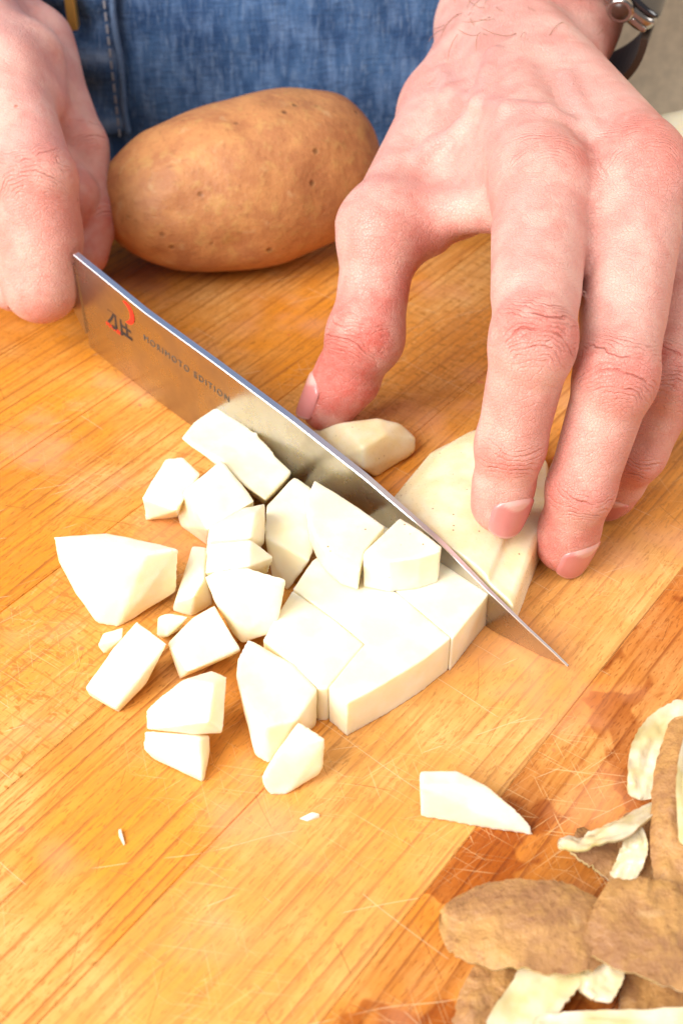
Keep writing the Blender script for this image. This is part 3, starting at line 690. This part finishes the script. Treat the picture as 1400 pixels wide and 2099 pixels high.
def sdf_mesh(fn, lo, hi, h):
    lo = np.asarray(lo, float); hi = np.asarray(hi, float)
    n = np.ceil((hi-lo)/h/4).astype(int)*4+1
    cn = (n-1)//4+1
    cg = np.stack(np.meshgrid(*[lo[i]+np.arange(cn[i])*h*4 for i in range(3)], indexing='ij'), -1).reshape(-1, 3).astype(np.float32)
    cv = fn(cg).reshape(cn)
    near = np.abs(cv) < h*4*1.75+0.25
    nc = np.zeros(cn-1, bool)
    for dx in (0, 1):
        for dy in (0, 1):
            for dz in (0, 1): nc |= near[dx:cn[0]-1+dx, dy:cn[1]-1+dy, dz:cn[2]-1+dz]
    val = np.where(np.repeat(np.repeat(np.repeat(cv, 4, 0), 4, 1), 4, 2)[:n[0], :n[1], :n[2]] < 0, -1.0, 1.0).astype(np.float32)
    m = np.zeros(n, bool)
    up = np.repeat(np.repeat(np.repeat(nc, 4, 0), 4, 1), 4, 2)
    for dx in (0, 1):
        for dy in (0, 1):
            for dz in (0, 1): m[dx:n[0]-1+dx, dy:n[1]-1+dy, dz:n[2]-1+dz] |= up
    ii = np.argwhere(m)
    val[m] = fn((lo+ii*h).astype(np.float32))
    # surface nets
    c = n-1; s = val < 0; cnt = np.zeros(c, np.int8)
    for dx in (0, 1):
        for dy in (0, 1):
            for dz in (0, 1): cnt += s[dx:c[0]+dx, dy:c[1]+dy, dz:c[2]+dz]
    cells = np.argwhere((cnt > 0) & (cnt < 8)); vid = -np.ones(c, np.int64); vid[tuple(cells.T)] = np.arange(len(cells))
    V = lo+(cells+0.5)*h
    F = []
    for a in range(3):
        b_, c_ = (a+1) % 3, (a+2) % 3
        sl0 = [slice(None)]*3; sl1 = [slice(None)]*3; sl0[a] = slice(0, -1); sl1[a] = slice(1, None)
        e = np.argwhere(s[tuple(sl0)] != s[tuple(sl1)])
        ok = (e[:, b_] > 0) & (e[:, c_] > 0) & (e[:, b_] < n[b_]-1) & (e[:, c_] < n[c_]-1); e = e[ok]
        def cell(db, dc):
            q = e.copy(); q[:, b_] -= db; q[:, c_] -= dc; return vid[tuple(q.T)]
        quad = np.stack([cell(1, 1), cell(0, 1), cell(0, 0), cell(1, 0)], 1)
        flip = ~s[tuple(e.T)]
        quad[flip] = quad[flip][:, ::-1]; F.append(quad)
    F = np.vstack(F); F = F[(F >= 0).all(1)]
    def project(V, it):
        for _ in range(it):
            P = V.astype(np.float32); d = fn(P); e_ = 0.02
            g = np.stack([fn(P+np.array(v, np.float32)*e_)-d for v in np.eye(3)], 1)/e_
            gl = np.maximum((g*g).sum(1), 0.2)
            V = V-np.clip(d/gl, -h, h)[:, None]*g
        return V
    V = project(V, 2)
    # one quad subdivision, then settle on the surface
    E_ = np.sort(np.stack([F, np.roll(F, -1, 1)], 2).reshape(-1, 2), 1)
    ue, inv = np.unique(E_, axis=0, return_inverse=True); inv = inv.reshape(-1, 4)
    nv, ne = len(V), len(ue)
    V2 = np.vstack([V, V[ue].mean(1), V[F].mean(1)])
    ei = nv+inv; fi = nv+ne+np.arange(len(F)); F2 = []
    for k in range(4): F2.append(np.stack([F[:, k], ei[:, k], fi, ei[:, (k+3) % 4]], 1))
    V2 = project(V2, 2); F2 = np.vstack(F2)
    # relax the few vertices caught in tight creases
    P = V2.astype(np.float32); d = fn(P); e_ = 0.03
    g = np.stack([fn(P+np.array(v, np.float32)*e_)-fn(P-np.array(v, np.float32)*e_) for v in np.eye(3)], 1)/(2*e_)
    bad = ((g*g).sum(1) < 0.45) | (np.abs(d) > 0.03)
    E2 = np.vstack([F2[:, [0, 1]], F2[:, [1, 2]], F2[:, [2, 3]], F2[:, [3, 0]]]); E2 = np.vstack([E2, E2[:, ::-1]])
    deg = np.bincount(E2[:, 0], minlength=len(V2)).astype(float)
    for _ in range(3):
        nb = np.zeros(len(V2), bool); nb[E2[bad[E2[:, 0]], 1]] = True; bad |= nb
    for _ in range(25):
        sm = np.stack([np.bincount(E2[:, 0], V2[E2[:, 1], k], minlength=len(V2)) for k in range(3)], 1)/deg[:, None]
        V2[bad] = sm[bad]
    return V2, F2
def fast_mesh(name, V, F, mats, parent):
    me = bpy.data.meshes.new(name)
    me.vertices.add(len(V)); me.vertices.foreach_set('co', (V*S).astype(np.float32).ravel())
    me.loops.add(F.size); me.loops.foreach_set('vertex_index', F.astype(np.int32).ravel())
    me.polygons.add(len(F)); me.polygons.foreach_set('loop_start', np.arange(0, F.size, 4, dtype=np.int32))
    me.update(calc_edges=True); me.validate()
    return link(name, me, mats, parent, True)
def vnoise(V, sc, seed=0): return np.array([mnoise.noise(Vector(v)*sc+Vector((seed, 0, 0))) for v in V])

def build_hand(name, fingers, palm, joints, reds, lo, hi, parent, label, h=0.13, kweb=0.6, nails=(), veins=()):
    fn = lambda P: combine(P, fingers, palm, kweb)
    V, F = sdf_mesh(fn, lo, hi, h)
    # attributes: coordinates round the nearest knuckle, flush of the skin
    best = np.zeros(len(V)); ks = np.zeros(len(V)); kl = np.zeros(len(V)); red = np.zeros(len(V)); disp = np.zeros(len(V))
    for (c, ax, dv, sg, wid, am) in joints:
        ax = nrm(ax); dv = nrm(np.asarray(dv)-ax*(np.asarray(dv)@ax)); sd_ = np.cross(ax, dv); q = V-c
        a = q@ax; b = q@sd_; d = q@dv
        rr = np.sqrt(b*b+d*d)+1e-6
        m = np.exp(-(a/sg)**2)*np.clip((d/rr+0.15)/0.9, 0, 1)*np.exp(-(np.sqrt((q*q).sum(1))/wid)**4)*am
        up_ = m > best; best[up_] = m[up_]; ks[up_] = a[up_]; kl[up_] = b[up_]
        red += 0.58*m*am
    for (c, r, am) in reds:
        red += 1.2*am*np.exp(-(((V-c)**2).sum(1))/(r*r))
    red = np.clip(red, 0, 0.88)
    o = fast_mesh(name, V, F, SKIN, parent)
    vein = np.zeros(len(V))
    for (a, b, r0, r1) in veins:
        dd_ = seg(V.astype(np.float32), a, b, 0, 0); vein = np.maximum(vein, np.exp(-(dd_/0.28)**2))
    for nm, arr in (('kns', ks), ('knl', kl), ('knm', best), ('red', red), ('vein', vein), ('pale', np.zeros(len(V)))):
        at_ = o.data.attributes.new(nm, 'FLOAT', 'POINT'); at_.data.foreach_set('value', arr.astype(np.float32))
    tag(o, label)
    for (tip, ax, dv, wn, ln, back) in nails: fingernail(o, fn, tip, ax, dv, wn, ln, back, parent)
    return o
def fingernail(hand, fn, tip, ax, dv, wn, ln, back, person):
    """curved plate laid on the finger; tip: fingertip centre, ax: towards the tip, dv: dorsal"""
    ax = nrm(ax); dv = nrm(np.asarray(dv, float)-ax*(np.asarray(dv, float)@ax)); sd_ = np.cross(ax, dv)
    NU, NV = 26, 17
    # find the dorsal centre line by sphere tracing, then lay a straight arched plate along it
    us = np.linspace(0, 0.8, 7); C0 = tip+ax*(-back+ln*us)[:, None]+dv*1.8; t = np.zeros(7)
    for _ in range(60): t += np.clip(fn((C0-dv*t[:, None]).astype(np.float32)), -0.2, 0.3)*0.8
    pf = np.polyfit(us, 1.8-t, 1); R_ = wn*1.42
    G = np.zeros((NU, NV, 3))
    for i in range(NU):
        u = i/(NU-1)
        wide = wn*(1-0.22*max(0, (0.22-u)/0.22)**2)*(1-0.10*max(0, (u-.6)/.4)**2)
        for j in range(NV):
            v = 2*j/(NV-1)-1; lat = v*wide
            end = -0.17*ln*(abs(v)**2.4)*max(0, (u-.45)/.55)
            beg = 0.13*ln*(abs(v)**2.2)*max(0, (.45-u)/.45)
            hgt = np.polyval(pf, u)+0.045-(R_-math.sqrt(max(R_*R_-lat*lat, 0)))-0.09*max(0, (.14-u)/.14)-0.05*(u**3)
            G[i, j] = tip+ax*(-back+ln*u+end+beg)+sd_*lat+dv*hgt
    top = G.reshape(-1, 3); bot = top-dv*0.06
    F = grid_faces(NU, NV); o_ = NU*NV
    rim = []
    for i in range(NU-1): rim += [(i*NV, (i+1)*NV, (i+1)*NV+o_, i*NV+o_), (i*NV+NV-1+o_, (i+1)*NV+NV-1+o_, (i+1)*NV+NV-1, i*NV+NV-1)]
    for j in range(NV-1): rim += [(j, j+o_, j+1+o_, j+1), ((NU-1)*NV+j+1, (NU-1)*NV+j+1+o_, (NU-1)*NV+j+o_, (NU-1)*NV+j)]
    nl = mesh_np('fingernail', np.vstack([top, bot]), F+rim, NAIL)
    mo = np.zeros((2, NU, NV), np.float32)
    for i in range(NU):
        for j in range(NV):
            u = i/(NU-1); v = 2*j/(NV-1)-1; mo[0, i, j] = max(np.clip((0.30*(1-(v/0.85)**2)-u)/0.06+.5, 0, 1), np.clip((u-.93)/.05, 0, .8))
    a__ = nl.data.attributes.new('moon', 'FLOAT', 'POINT'); a__.data.foreach_set('value', mo.ravel())
    nl.parent = hand
    return nl

person = tag(empty('person', (0, 22, -40)), 'person in a blue denim apron cutting potatoes, only hands and apron in view', 'person')
person.location = Vector((0, 0.22, -0.4))

# ----- left hand (holds the potato)
tocam = lambda p: nrm(CAM-np.asarray(p))
I_t, I_d, I_p, I_m = dep(1027,1030,30.75), dep(1046,912,29.85), dep(1092,700,28.5), dep(1112,392,31.8)
M_t = at(1160,1112,0.78); M_d, M_p, M_m = dep(1190,1000,30.6), dep(1262,770,29.2), dep(1312,370,32.0)
R_t = at(1252,1008,0.75); R_d, R_p, R_m = dep(1302,925,32.2), dep(1374,772,31.2), dep(1418,485,34.2)
P_t = at(1225,930,0.75); P_d, P_p, P_m = dep(1275,860,34.4), dep(1370,745,33.8), dep(1470,560,36.4)
T_t, T_i, T_m, T_c = at(672,828,1.15), dep(752,690,34.6), dep(782,470,34.6), dep(910,222,38.2)
W = dep(1080, 45, 40.4)                         # wrist centre
FA = W+nrm([0.36, 0.72, 0.60])*9.5                # up the forearm
c_i, c_m, c_r, c_p = W+np.array([-1.2,-2.2,-.05]), W+np.array([-.3,-2.3,.1]), W+np.array([.35,-2.2,-.4]), W+np.array([1.0,-1.9,-1.0])
UPV = np.array([0, -0.25, 1.0])
def fin(m, p, d, t, r, dorsal):
    dv = np.asarray(dorsal, float)
    pad = nrm(t-d)
    return (0.28, [(m, p, r[0], r[1]), (p, d, r[2], r[3]), (d, t, r[3]*0.98, r[4]),
                   (p+dv*0.07-nrm(p-m)*.2, p+dv*0.07+nrm(d-p)*.15, r[1]*0.90, r[1]*0.89),
                   (t-dv*0.10+pad*-.5, t-dv*0.12+pad*0.05, r[4]*0.98, r[4]*0.9),
                   (m+(p-m)*.3-dv*.12, m+(p-m)*.7-dv*.10, r[0]*1.0, r[1]*1.0)])
dI, dM, dR, dP = (nrm(tocam(x)+np.array([.25, .1, .1])) for x in (I_p, M_p, R_p, P_p))
fingers_L = [fin(I_m, I_p, I_d, I_t, (1.09, .92, .88, .78, .67), dI), fin(M_m, M_p, M_d, M_t, (1.07, .91, .87, .78, .70), dM),
             fin(R_m, R_p, R_d, R_t, (1.0, .87, .83, .74, .64), dR), fin(P_m, P_p, P_d, P_t, (.9, .76, .72, .64, .56), dP),
             (0.35, [(T_m, T_i, .98, .93), (T_i, T_t, .92, .70), (T_i+np.array([-.12, -.1, .1]), T_i+np.array([-.1, -.1, 0]), .92, .9),
                     (T_t+nrm(T_i-T_t)*.9+np.array([.15, .1, -.12]), T_t+np.array([.05, 0, 0]), .86, .68), (T_m, T_m+nrm(T_i-T_m)*.3, 1.12, 1.02)])]
palm_L = [(c_i+np.array([0, 0, .30]), I_m+np.array([-.05, .9, .22]), 1.08, 1.0, dict(k=.8)), (c_m+np.array([0, 0, .30]), M_m+np.array([-.05, .9, .22]), 1.08, 1.0, dict(k=.8)), (dep(935, 270, 36.6), dep(985, 385, 35.0), 1.2, .95, dict(k=.9)),
          (c_i, I_m, 1.2, 1.10), (c_m, M_m, 1.2, 1.08), (c_r, R_m, 1.15, .98), (c_p, P_m, 1.05, .90),
          (c_i-UPV*.9, I_m-UPV*.75, 1.2, .9), (c_m-UPV*1.0, M_m-UPV*.8, 1.2, .9), (c_r-UPV*.9, R_m-UPV*.7, 1.2, .9),
          (W+np.array([-1.2, 0, 0]), W+np.array([1.2, 0, -.1]), 1.5, 1.5, dict(k=.8)),
          (W+np.array([-1.1, 0, -.3]), FA+np.array([-1.3, 0, -.2]), 1.5, 2.3, dict(k=.8)), (W+np.array([1.1, 0, -.3]), FA+np.array([1.4, 0, -.2]), 1.5, 2.3, dict(k=.8)),
          (T_c, T_m, 1.15, 1.02, dict(k=.8)), (T_c, W+np.array([-1.3, -.6, -.1]), 1.15, 1.2, dict(k=.8)),
          (T_c+(T_m-T_c)*.35+np.array([.9, -.1, -.35]), T_m+np.array([1.25, .35, -.2]), 1.15, .72, dict(k=.8)),
          (dep(985, 300, 35.6), dep(1045, 400, 33.8), .95, .75, dict(k=.7)),
          (dep(900, 330, 36.4), dep(950, 430, 35.4), .95, .6, dict(k=.7)),
          (T_m+np.array([.5, .4, .1]), dep(1040, 420, 33.6), .62, .6, dict(k=.5)),
          (I_m+np.array([0, .15, .34]), I_m+np.array([0, -.35, .26]), .80, .78, dict(k=.7)), (M_m+np.array([0, .15, .36]), M_m+np.array([.05, -.35, .30]), .82, .8, dict(k=.7)),
          (R_m+np.array([0, .1, .32]), R_m+np.array([.05, -.3, .28]), .74, .72, dict(k=.35)),
          (c_i+np.array([.3, 0, .98]), I_m+np.array([-.05, .9, .82]), .22, .20, dict(k=.45)), (c_m+np.array([.1, 0, 1.0]), M_m+np.array([-.1, .9, .82]), .24, .20, dict(k=.45)), (I_m+(M_m-I_m)*.5-UPV*.15+(I_p-I_m)*.12, I_m+(M_m-I_m)*.5-UPV*.55+(I_p-I_m)*.40, .62, .5, dict(k=.5)), (R_m+(M_m-R_m)*.5-UPV*.15+(R_p-R_m)*.12, R_m+(M_m-R_m)*.5-UPV*.45+(R_p-R_m)*.27, .6, .42, dict(k=.5)),
          (c_r+np.array([0, 0, .9]), R_m+np.array([-.1, .9, .72]), .22, .2, dict(k=.45)),
          (T_c+np.array([.1, 1.0, .98]), T_m+np.array([-.05, .4, .76]), .26, .22, dict(k=.45))]
def surf(pxs, prims):
    # first points of the hand met along sight lines
    R_ = np.array([nrm(ray(*q)) for q in pxs]); t = np.full(len(pxs), 22.0)
    for _ in range(60): t += prims((CAM+R_*t[:, None]).astype(np.float32))*0.85
    return CAM+R_*t[:, None]
fn0 = lambda P: combine(P, fingers_L, palm_L, .6)
veins_L = []
for path in ([(905, 150), (925, 190), (985, 215), (1040, 225), (1120, 232), (1200, 270)], [(985, 215), (1000, 150), (1012, 110)], [(1225, 280), (1180, 215), (1160, 160)], [(850, 330), (890, 300), (945, 265), (985, 215)]):
    P_ = surf(path, fn0)
    veins_L += [(P_[i]-tocam(P_[i])*.115, P_[i+1]-tocam(P_[i+1])*.115, .15, .15) for i in range(len(P_)-1)]
palm_L += [(*v, dict(k=.30)) for v in veins_L]
def J(c, a, b, dv, sg=.75, wid=1.5, am=1.0): return (c, np.asarray(b)-np.asarray(a), dv, sg, wid, am)
joints_L = [J(I_p, I_m, I_d, dI, .72, 1.6), J(I_d, I_p, I_t, dI, .42, 1.2, .75), J(M_p, M_m, M_d, dM, .72, 1.6), J(M_d, M_p, M_t, dM, .42, 1.2, .75),
            J(R_p, R_m, R_d, dR, .7, 1.5), J(R_d, R_p, R_t, dR, .4, 1.1, .7), J(I_m, c_i, I_p, (0, -.3, 1), 1.1, 1.9, .42), J(M_m, c_m, M_p, (0, -.3, 1), 1.1, 1.9, .45),
            J(T_i, T_m, T_t, (-.6, -.6, .5), .65, 1.5, .7), J(T_m, T_c, T_i, (-.6, -.5, .6), .8, 1.6, .3)]
reds_L = [(T_m+np.array([.9, -.3, -.3]), 1.4, .35), (T_i, 1.6, .3), (M_d, 1.2, .2), (I_d, 1.2, .15), (M_m+np.array([.6, -.4, .6]), 1.2, .2), (I_m+np.array([.2, -.6, .8]), 1.1, .18), (W+np.array([.6, -.4, 1.5]), 1.6, .2), (I_t, 1.0, .34), (M_t, 1.3, .55), (R_t, 1.2, .4), (T_t, 1.7, .72), (T_i+np.array([.9, -.2, 0]), 1.6, .45), (I_m+np.array([0, 0, .9]), 1.2, .16), (M_m+np.array([.2, 0, .9]), 1.3, .26), (P_t, 1.2, .3)]
nails_L = [(I_t, I_t-I_d, dI+np.array([.28, 0, 0]), .53, 1.25, .60), (M_t, M_t-M_d, dM+np.array([.38, 0, 0]), .55, 1.3, .62),
           (R_t, R_t-R_d, dR, .46, 1.0, .5), (T_t, T_t-T_i, (-.95, -.02, .36), .62, 1.35, .72)]
build_hand('hand', fingers_L, palm_L, joints_L, reds_L, (-2.5, -5.0, -0.6), (17, 23.5, 17), person, 'hand pressing the potato with spread thumb and fingertips', nails=nails_L, veins=veins_L)

hs_ = random.Random(5); HV = []; HF = []
fnL = lambda P: combine(P, fingers_L, palm_L, .6)
spots = []
for k in range(34):
    px = hs_.uniform(908, 1010) if k % 3 else hs_.uniform(1010, 1240); spots.append((px, hs_.uniform(-40, 75)))
for p0 in surf(spots, fnL):
    dr = nrm(np.array([hs_.uniform(-.9, .1), -1, hs_.uniform(-.2, .3)])); nn = tocam(p0); pts = []
    cv = hs_.uniform(-1.3, 1.3); L_ = hs_.uniform(.6, 1.25)
    for q in range(10):
        t = q/9*L_; sd = np.cross(dr, nn); pts.append(p0+dr*t+sd*cv*t*t+nn*(0.02+0.10*math.sin(t/L_*2.6)))
    v_, f_ = tube(pts, [.0075]*8+[.006, .003], 4); o_ = len(HV); HV += v_; HF += [tuple(i+o_ for i in f) for f in f_]
ah = mesh_np('arm_hair', HV, HF, plain('arm_hair_brown', (0.36, 0.17, 0.09), 0.5)); ah.parent = [c for c in person.children if c.name == 'hand'][0]; ah['kind'] = 'stuff'

# ----- right hand (grips the knife)
t_t, t_i, t_m, t_c = dep(82, 588, 38.0), dep(74, 370, 36.9), dep(10, 150, 38.6), dep(-90, -60, 42.0)
x_m, x_p, x_d, x_t = dep(75, 90, 42.0), dep(158, 300, 40.8), dep(190, 440, 40.6), dep(178, 520, 40.5)
w_R = dep(-190, -150, 46.0); f_R = w_R+nrm([-.55, .55, .6])*8
hk = lambda s, off, z: kw(s, z, off)
m_m, r_m, p_m = x_m+np.array([-1.6, 1.4, .0]), x_m+np.array([-3.2, 2.7, -.2]), x_m+np.array([-4.6, 3.8, -.6])
def curl_(m, s): return [m, hk(s, -2.0, 3.4), hk(s-.1, -1.4, 1.2), hk(s-.1, 0.4, 1.15)]
def grip(ch, r): return (0.3, [(ch[0], ch[1], r, r*.92), (ch[1], ch[2], r*.92, r*.85), (ch[2], ch[3], r*.85, r*.75)])
ch_m, ch_r, ch_p = curl_(m_m, s_heel-3.2), curl_(r_m, s_heel-5.1), curl_(p_m, s_heel-6.9)
dT = nrm(tocam(t_i)+np.array([-.3, 0, .2])); dX = nrm(np.array([.7, .3, .6]))
fingers_R = [(0.35, [(t_m, t_i, 1.12, 1.12), (t_i, t_t, 1.12, 1.0), (t_i+(t_t-t_i)*.35, t_t+nrm(t_i-t_t)*.35, 1.17, 1.08), (t_i+(t_t-t_i)*.55+np.array([.1, .1, 0]), t_t+np.array([.05, .1, -.05]), 1.12, .95)]),
             (0.3, [(x_m, x_p, 1.05, .93), (x_p, x_d, .93, .82), (x_d, x_t, .80, .68)]), grip(ch_m, .95), grip(ch_r, .9), grip(ch_p, .78)]
c_R = w_R+np.array([.9, -2.2, -.4])
palm_R = [(c_R+np.array([1.0, -.2, 0]), x_m, 1.3, 1.1), (c_R, m_m, 1.3, 1.1), (c_R+np.array([-1, .3, 0]), r_m, 1.3, 1.05), (c_R+np.array([-1.8, .6, -.2]), p_m, 1.2, .95),
          (w_R, f_R, 2.2, 2.9, dict(k=1.0)), (w_R, c_R, 2.0, 1.9, dict(k=1.0)),
          (t_c, t_m, 1.45, 1.2, dict(k=.8)), (t_c, c_R, 1.5, 1.6, dict(k=.9)), (t_m+np.array([.6, 1.2, .1]), x_m+np.array([-.2, -.5, -.2]), .95, .9, dict(k=.6)),
          (t_m+(t_i-t_m)*.3+np.array([.6, .9, -.3]), x_m+(x_p-x_m)*.25, .75, .8, dict(k=.6))]
joints_R = [J(t_i, t_m, t_t, dT, .9, 2.0, .6), J(t_i+(t_t-t_i)*.9, t_i, t_t, dT, .35, 1.2, .25), J(x_p, x_m, x_d, dX, .7, 1.5, .7), J(x_d, x_p, x_t, dX, .5, 1.2, .6)]
reds_R = [(t_i+np.array([.9, .2, -.1]), 1.3, .3), (x_t, 1.6, .5), (x_d, 1.2, .3), (t_t+np.array([0, 0, -.9]), .9, .2)]
build_hand('hand', fingers_R, palm_R, joints_R, reds_R, (-30, 3.5, -0.6), (-4, 34, 18), person, 'hand gripping the knife, thumb flat on the near side of the blade',
           nails=[(t_t, t_t-t_i, (-.9, .5, .2), .66, 1.35, .6)], h=0.15)

# ---------------------------------------------------------------- apron, sleeve
YA = 19.6
def apron_y(x): return YA+0.010*(x+5)**2
NX, NZ = 130, 110; V = []; fade = []
for i in range(NX):
    x = -26+33.5*i/(NX-1)
    for j in range(NZ):
        z = -22+62*j/(NZ-1)
        y = apron_y(x)+0.25*mnoise.noise(Vector((x*.35, 0, z*.12)))+0.10*mnoise.noise(Vector((x*.8, 3, z*.5)))
        V.append((x, y, z))
F = grid_faces(NX, NZ); Vb = [(v[0], v[1]+0.12, v[2]) for v in V]
apron = mesh_np('apron', V, F, DENIM, person)
md = apron.modifiers.new('thickness', 'SOLIDIFY'); md.thickness = 0.0012; md.offset = 1
tag(apron, 'blue denim bib apron behind the russet potato')
def child(o, par):
    o.parent = par
# pocket patch left of a vertical seam
def ap_pt(px, py, off=0.0):
    q = aty(px, py, YA+0.15); return q[0], q[2]
xs, zb = ap_pt(262, 258); _, zt = ap_pt(262, -200)
V = []; fd = []; NX2, NZ2 = 60, 110
for i in range(NX2):
    x = xs-9.5*(1-i/(NX2-1))
    for j in range(NZ2):
        z = zb+(zt-zb)*j/(NZ2-1); u = (z-zb)
        edge = min(1, (xs-x)/0.5)
        rip = 0.26*math.sin(u*2.55+0.5*math.sin(x*.6)+0.6)*min(1, (xs-x)/1.2)
        y = apron_y(x)-0.42-rip*0.9-0.10*mnoise.noise(Vector((x*1.2, 1, z*1.2)))+0.22*(1-edge)
        V.append((x, y, z))
        fd.append(max(0, math.sin(u*2.55+0.5*math.sin(x*.6)+0.2))**6*0.95*(0.4+0.8*abs(mnoise.noise(Vector((x*2.2, 5, z*3))))) )
pk = mesh_np('pocket', V, grid_faces(NX2, NZ2), DENIM); child(pk, apron)
a_ = pk.data.attributes.new('fade', 'FLOAT', 'POINT'); a_.data.foreach_set('value', np.array(fd, np.float32))
md = pk.modifiers.new('thickness', 'SOLIDIFY'); md.thickness = 0.0015; md.offset = -1
# felled seam
zz = np.linspace(zb-.1, zt, 60)
V, F = tube([(xs+0.05+.04*math.sin(z*2), apron_y(xs)-0.30, z) for z in zz], [0.17]*60, 8, frame=(1, 0, 0), flat=0.7)
sm_ = mesh_np('seam', V, F, DENIM); child(sm_, apron)
a_ = sm_.data.attributes.new('fade', 'FLOAT', 'POINT'); a_.data.foreach_set('value', np.full(len(V), 0.35, np.float32))
bm = bmesh.new()
for z in np.arange(zb, zt, 0.42):
    r = bmesh.ops.create_cube(bm, size=1)
    for v in r['verts']: v.co = Vector((xs-0.22+v.co.x*.07, apron_y(xs)-0.50+v.co.y*.06, z+v.co.z*.28))
st = bm_obj('stitching', bm, THREAD); child(st, apron); st['kind'] = 'stuff'
bx, bz = ap_pt(162, 36); _, bz2 = ap_pt(162, -60)
o = box('brass_tab', (bx-.17, apron_y(bx)-1.25, bz), (bx+.17, apron_y(bx)-0.75, bz2), BRASS, bev=0.06); child(o, apron)
# rolled denim cuff on the forearm, beyond the watch
fdir = nrm(FA-W); cs = W+fdir*5.2
V, F = tube([cs, cs+fdir*.25, cs+fdir*.7, cs+fdir*3, cs+fdir*6], [3.75, 4.05, 4.15, 4.3, 4.6], 40, frame=(1, 0, 0.3), flat=.85)
cf = mesh_np('sleeve_cuff', V, F[:-2], DENIM, person); md = cf.modifiers.new('thickness', 'SOLIDIFY'); md.thickness = 0.003

# ---------------------------------------------------------------- wrist watch
wc = dep(1270, 25, 38.4)
wy = nrm(-fdir*.75+(CAM-wc)/np.linalg.norm(CAM-wc)*.55); wx = np.array([0.80, 0.10, -0.50]); wx = nrm(wx-wy*(wx@wy)); wz = np.cross(wx, wy)   # wx: across the wrist, wy: towards the hand, wz: out of the face
if wz[2] < 0: wz = -wz
wc = wc-wy*1.2
watch = tag(empty('wrist_watch', tuple(wc)), 'square steel smart watch with round crown and dark strap on the wrist', 'watch')
def wl(a, b, c): return wc+wx*a*.68+wy*b*.68+wz*c*.68
def rbox(name, hx, hy, hz, c0, rad, mat, par):
    V = []; n = 10; prof = [(-1, .80), (-.75, .95), (-.3, 1), (.3, 1), (.75, .96), (1, .84)]
    for pz, k in prof:
        for q in range(4*n):
            an = 2*math.pi*q/(4*n); ca, sa = math.cos(an), math.sin(an)
            e = 0.42; V.append(wl(c0[0]+hx*k*math.copysign(abs(ca)**e, ca), c0[1]+hy*k*math.copysign(abs(sa)**e, sa), c0[2]+hz*pz))
    F = grid_faces(len(prof), 4*n, True); F += [tuple(range(4*n-1, -1, -1)), tuple((len(prof)-1)*4*n+k for k in range(4*n))]
    o = mesh_np(name, V, F, mat, par); smooth_by_angle(o, 45); return o
rbox('case', 1.75, 1.5, .46, (0, 0, 0), .4, SILVER, watch)
rbox('screen', 1.62, 1.38, .16, (0, 0, .55), .4, GLASS, watch)
cc = (0.0, 1.50, -.02)
V, F = tube([wl(cc[0], cc[1]-.1, cc[2]), wl(cc[0], cc[1]+.16, cc[2]), wl(cc[0], cc[1]+.22, cc[2])], [.40, .40, .35], 28, frame=tuple(wz)); cr_ = mesh_np('crown', V, F, SILVER, watch); smooth_by_angle(cr_, 35)
V, F = tube([wl(cc[0], cc[1]+.2, cc[2]), wl(cc[0], cc[1]+.235, cc[2])], [.27, .26], 24, frame=tuple(wz)); mesh_np('crown_cap', V, F, CROWNCAP, watch)
rbox('side_button', .42, .10, .12, (1.05, 1.50, -.02), .1, SILVER, watch)
# strap: two bands wrapping away from the case round the wrist
wcen = W+fdir*2.3
for sgn in (1, -1):
    A0 = wl(sgn*1.70, 0, -.15); pts = []
    for k in range(14):
        t = k/13
        p = A0+wx*sgn*(0.55*math.sin(t*3.0))-wz*(0.1+3.2*t**1.15)
        pts.append(p)
    V = []
    for i, p in enumerate(pts):
        tn = nrm(pts[min(i+1, 13)]-pts[max(i-1, 0)]); ou = np.cross(tn, wy)*sgn
        for b, c in ((-1.05, -.11), (1.05, -.11), (1.05, .11), (-1.05, .11)): V.append(p+wy*b+ou*c)
    F = grid_faces(14, 4, True)+[(0, 1, 2, 3), (52, 55, 54, 53)]
    so = mesh_np('strap', V, F, STRAP, watch, smooth=False)
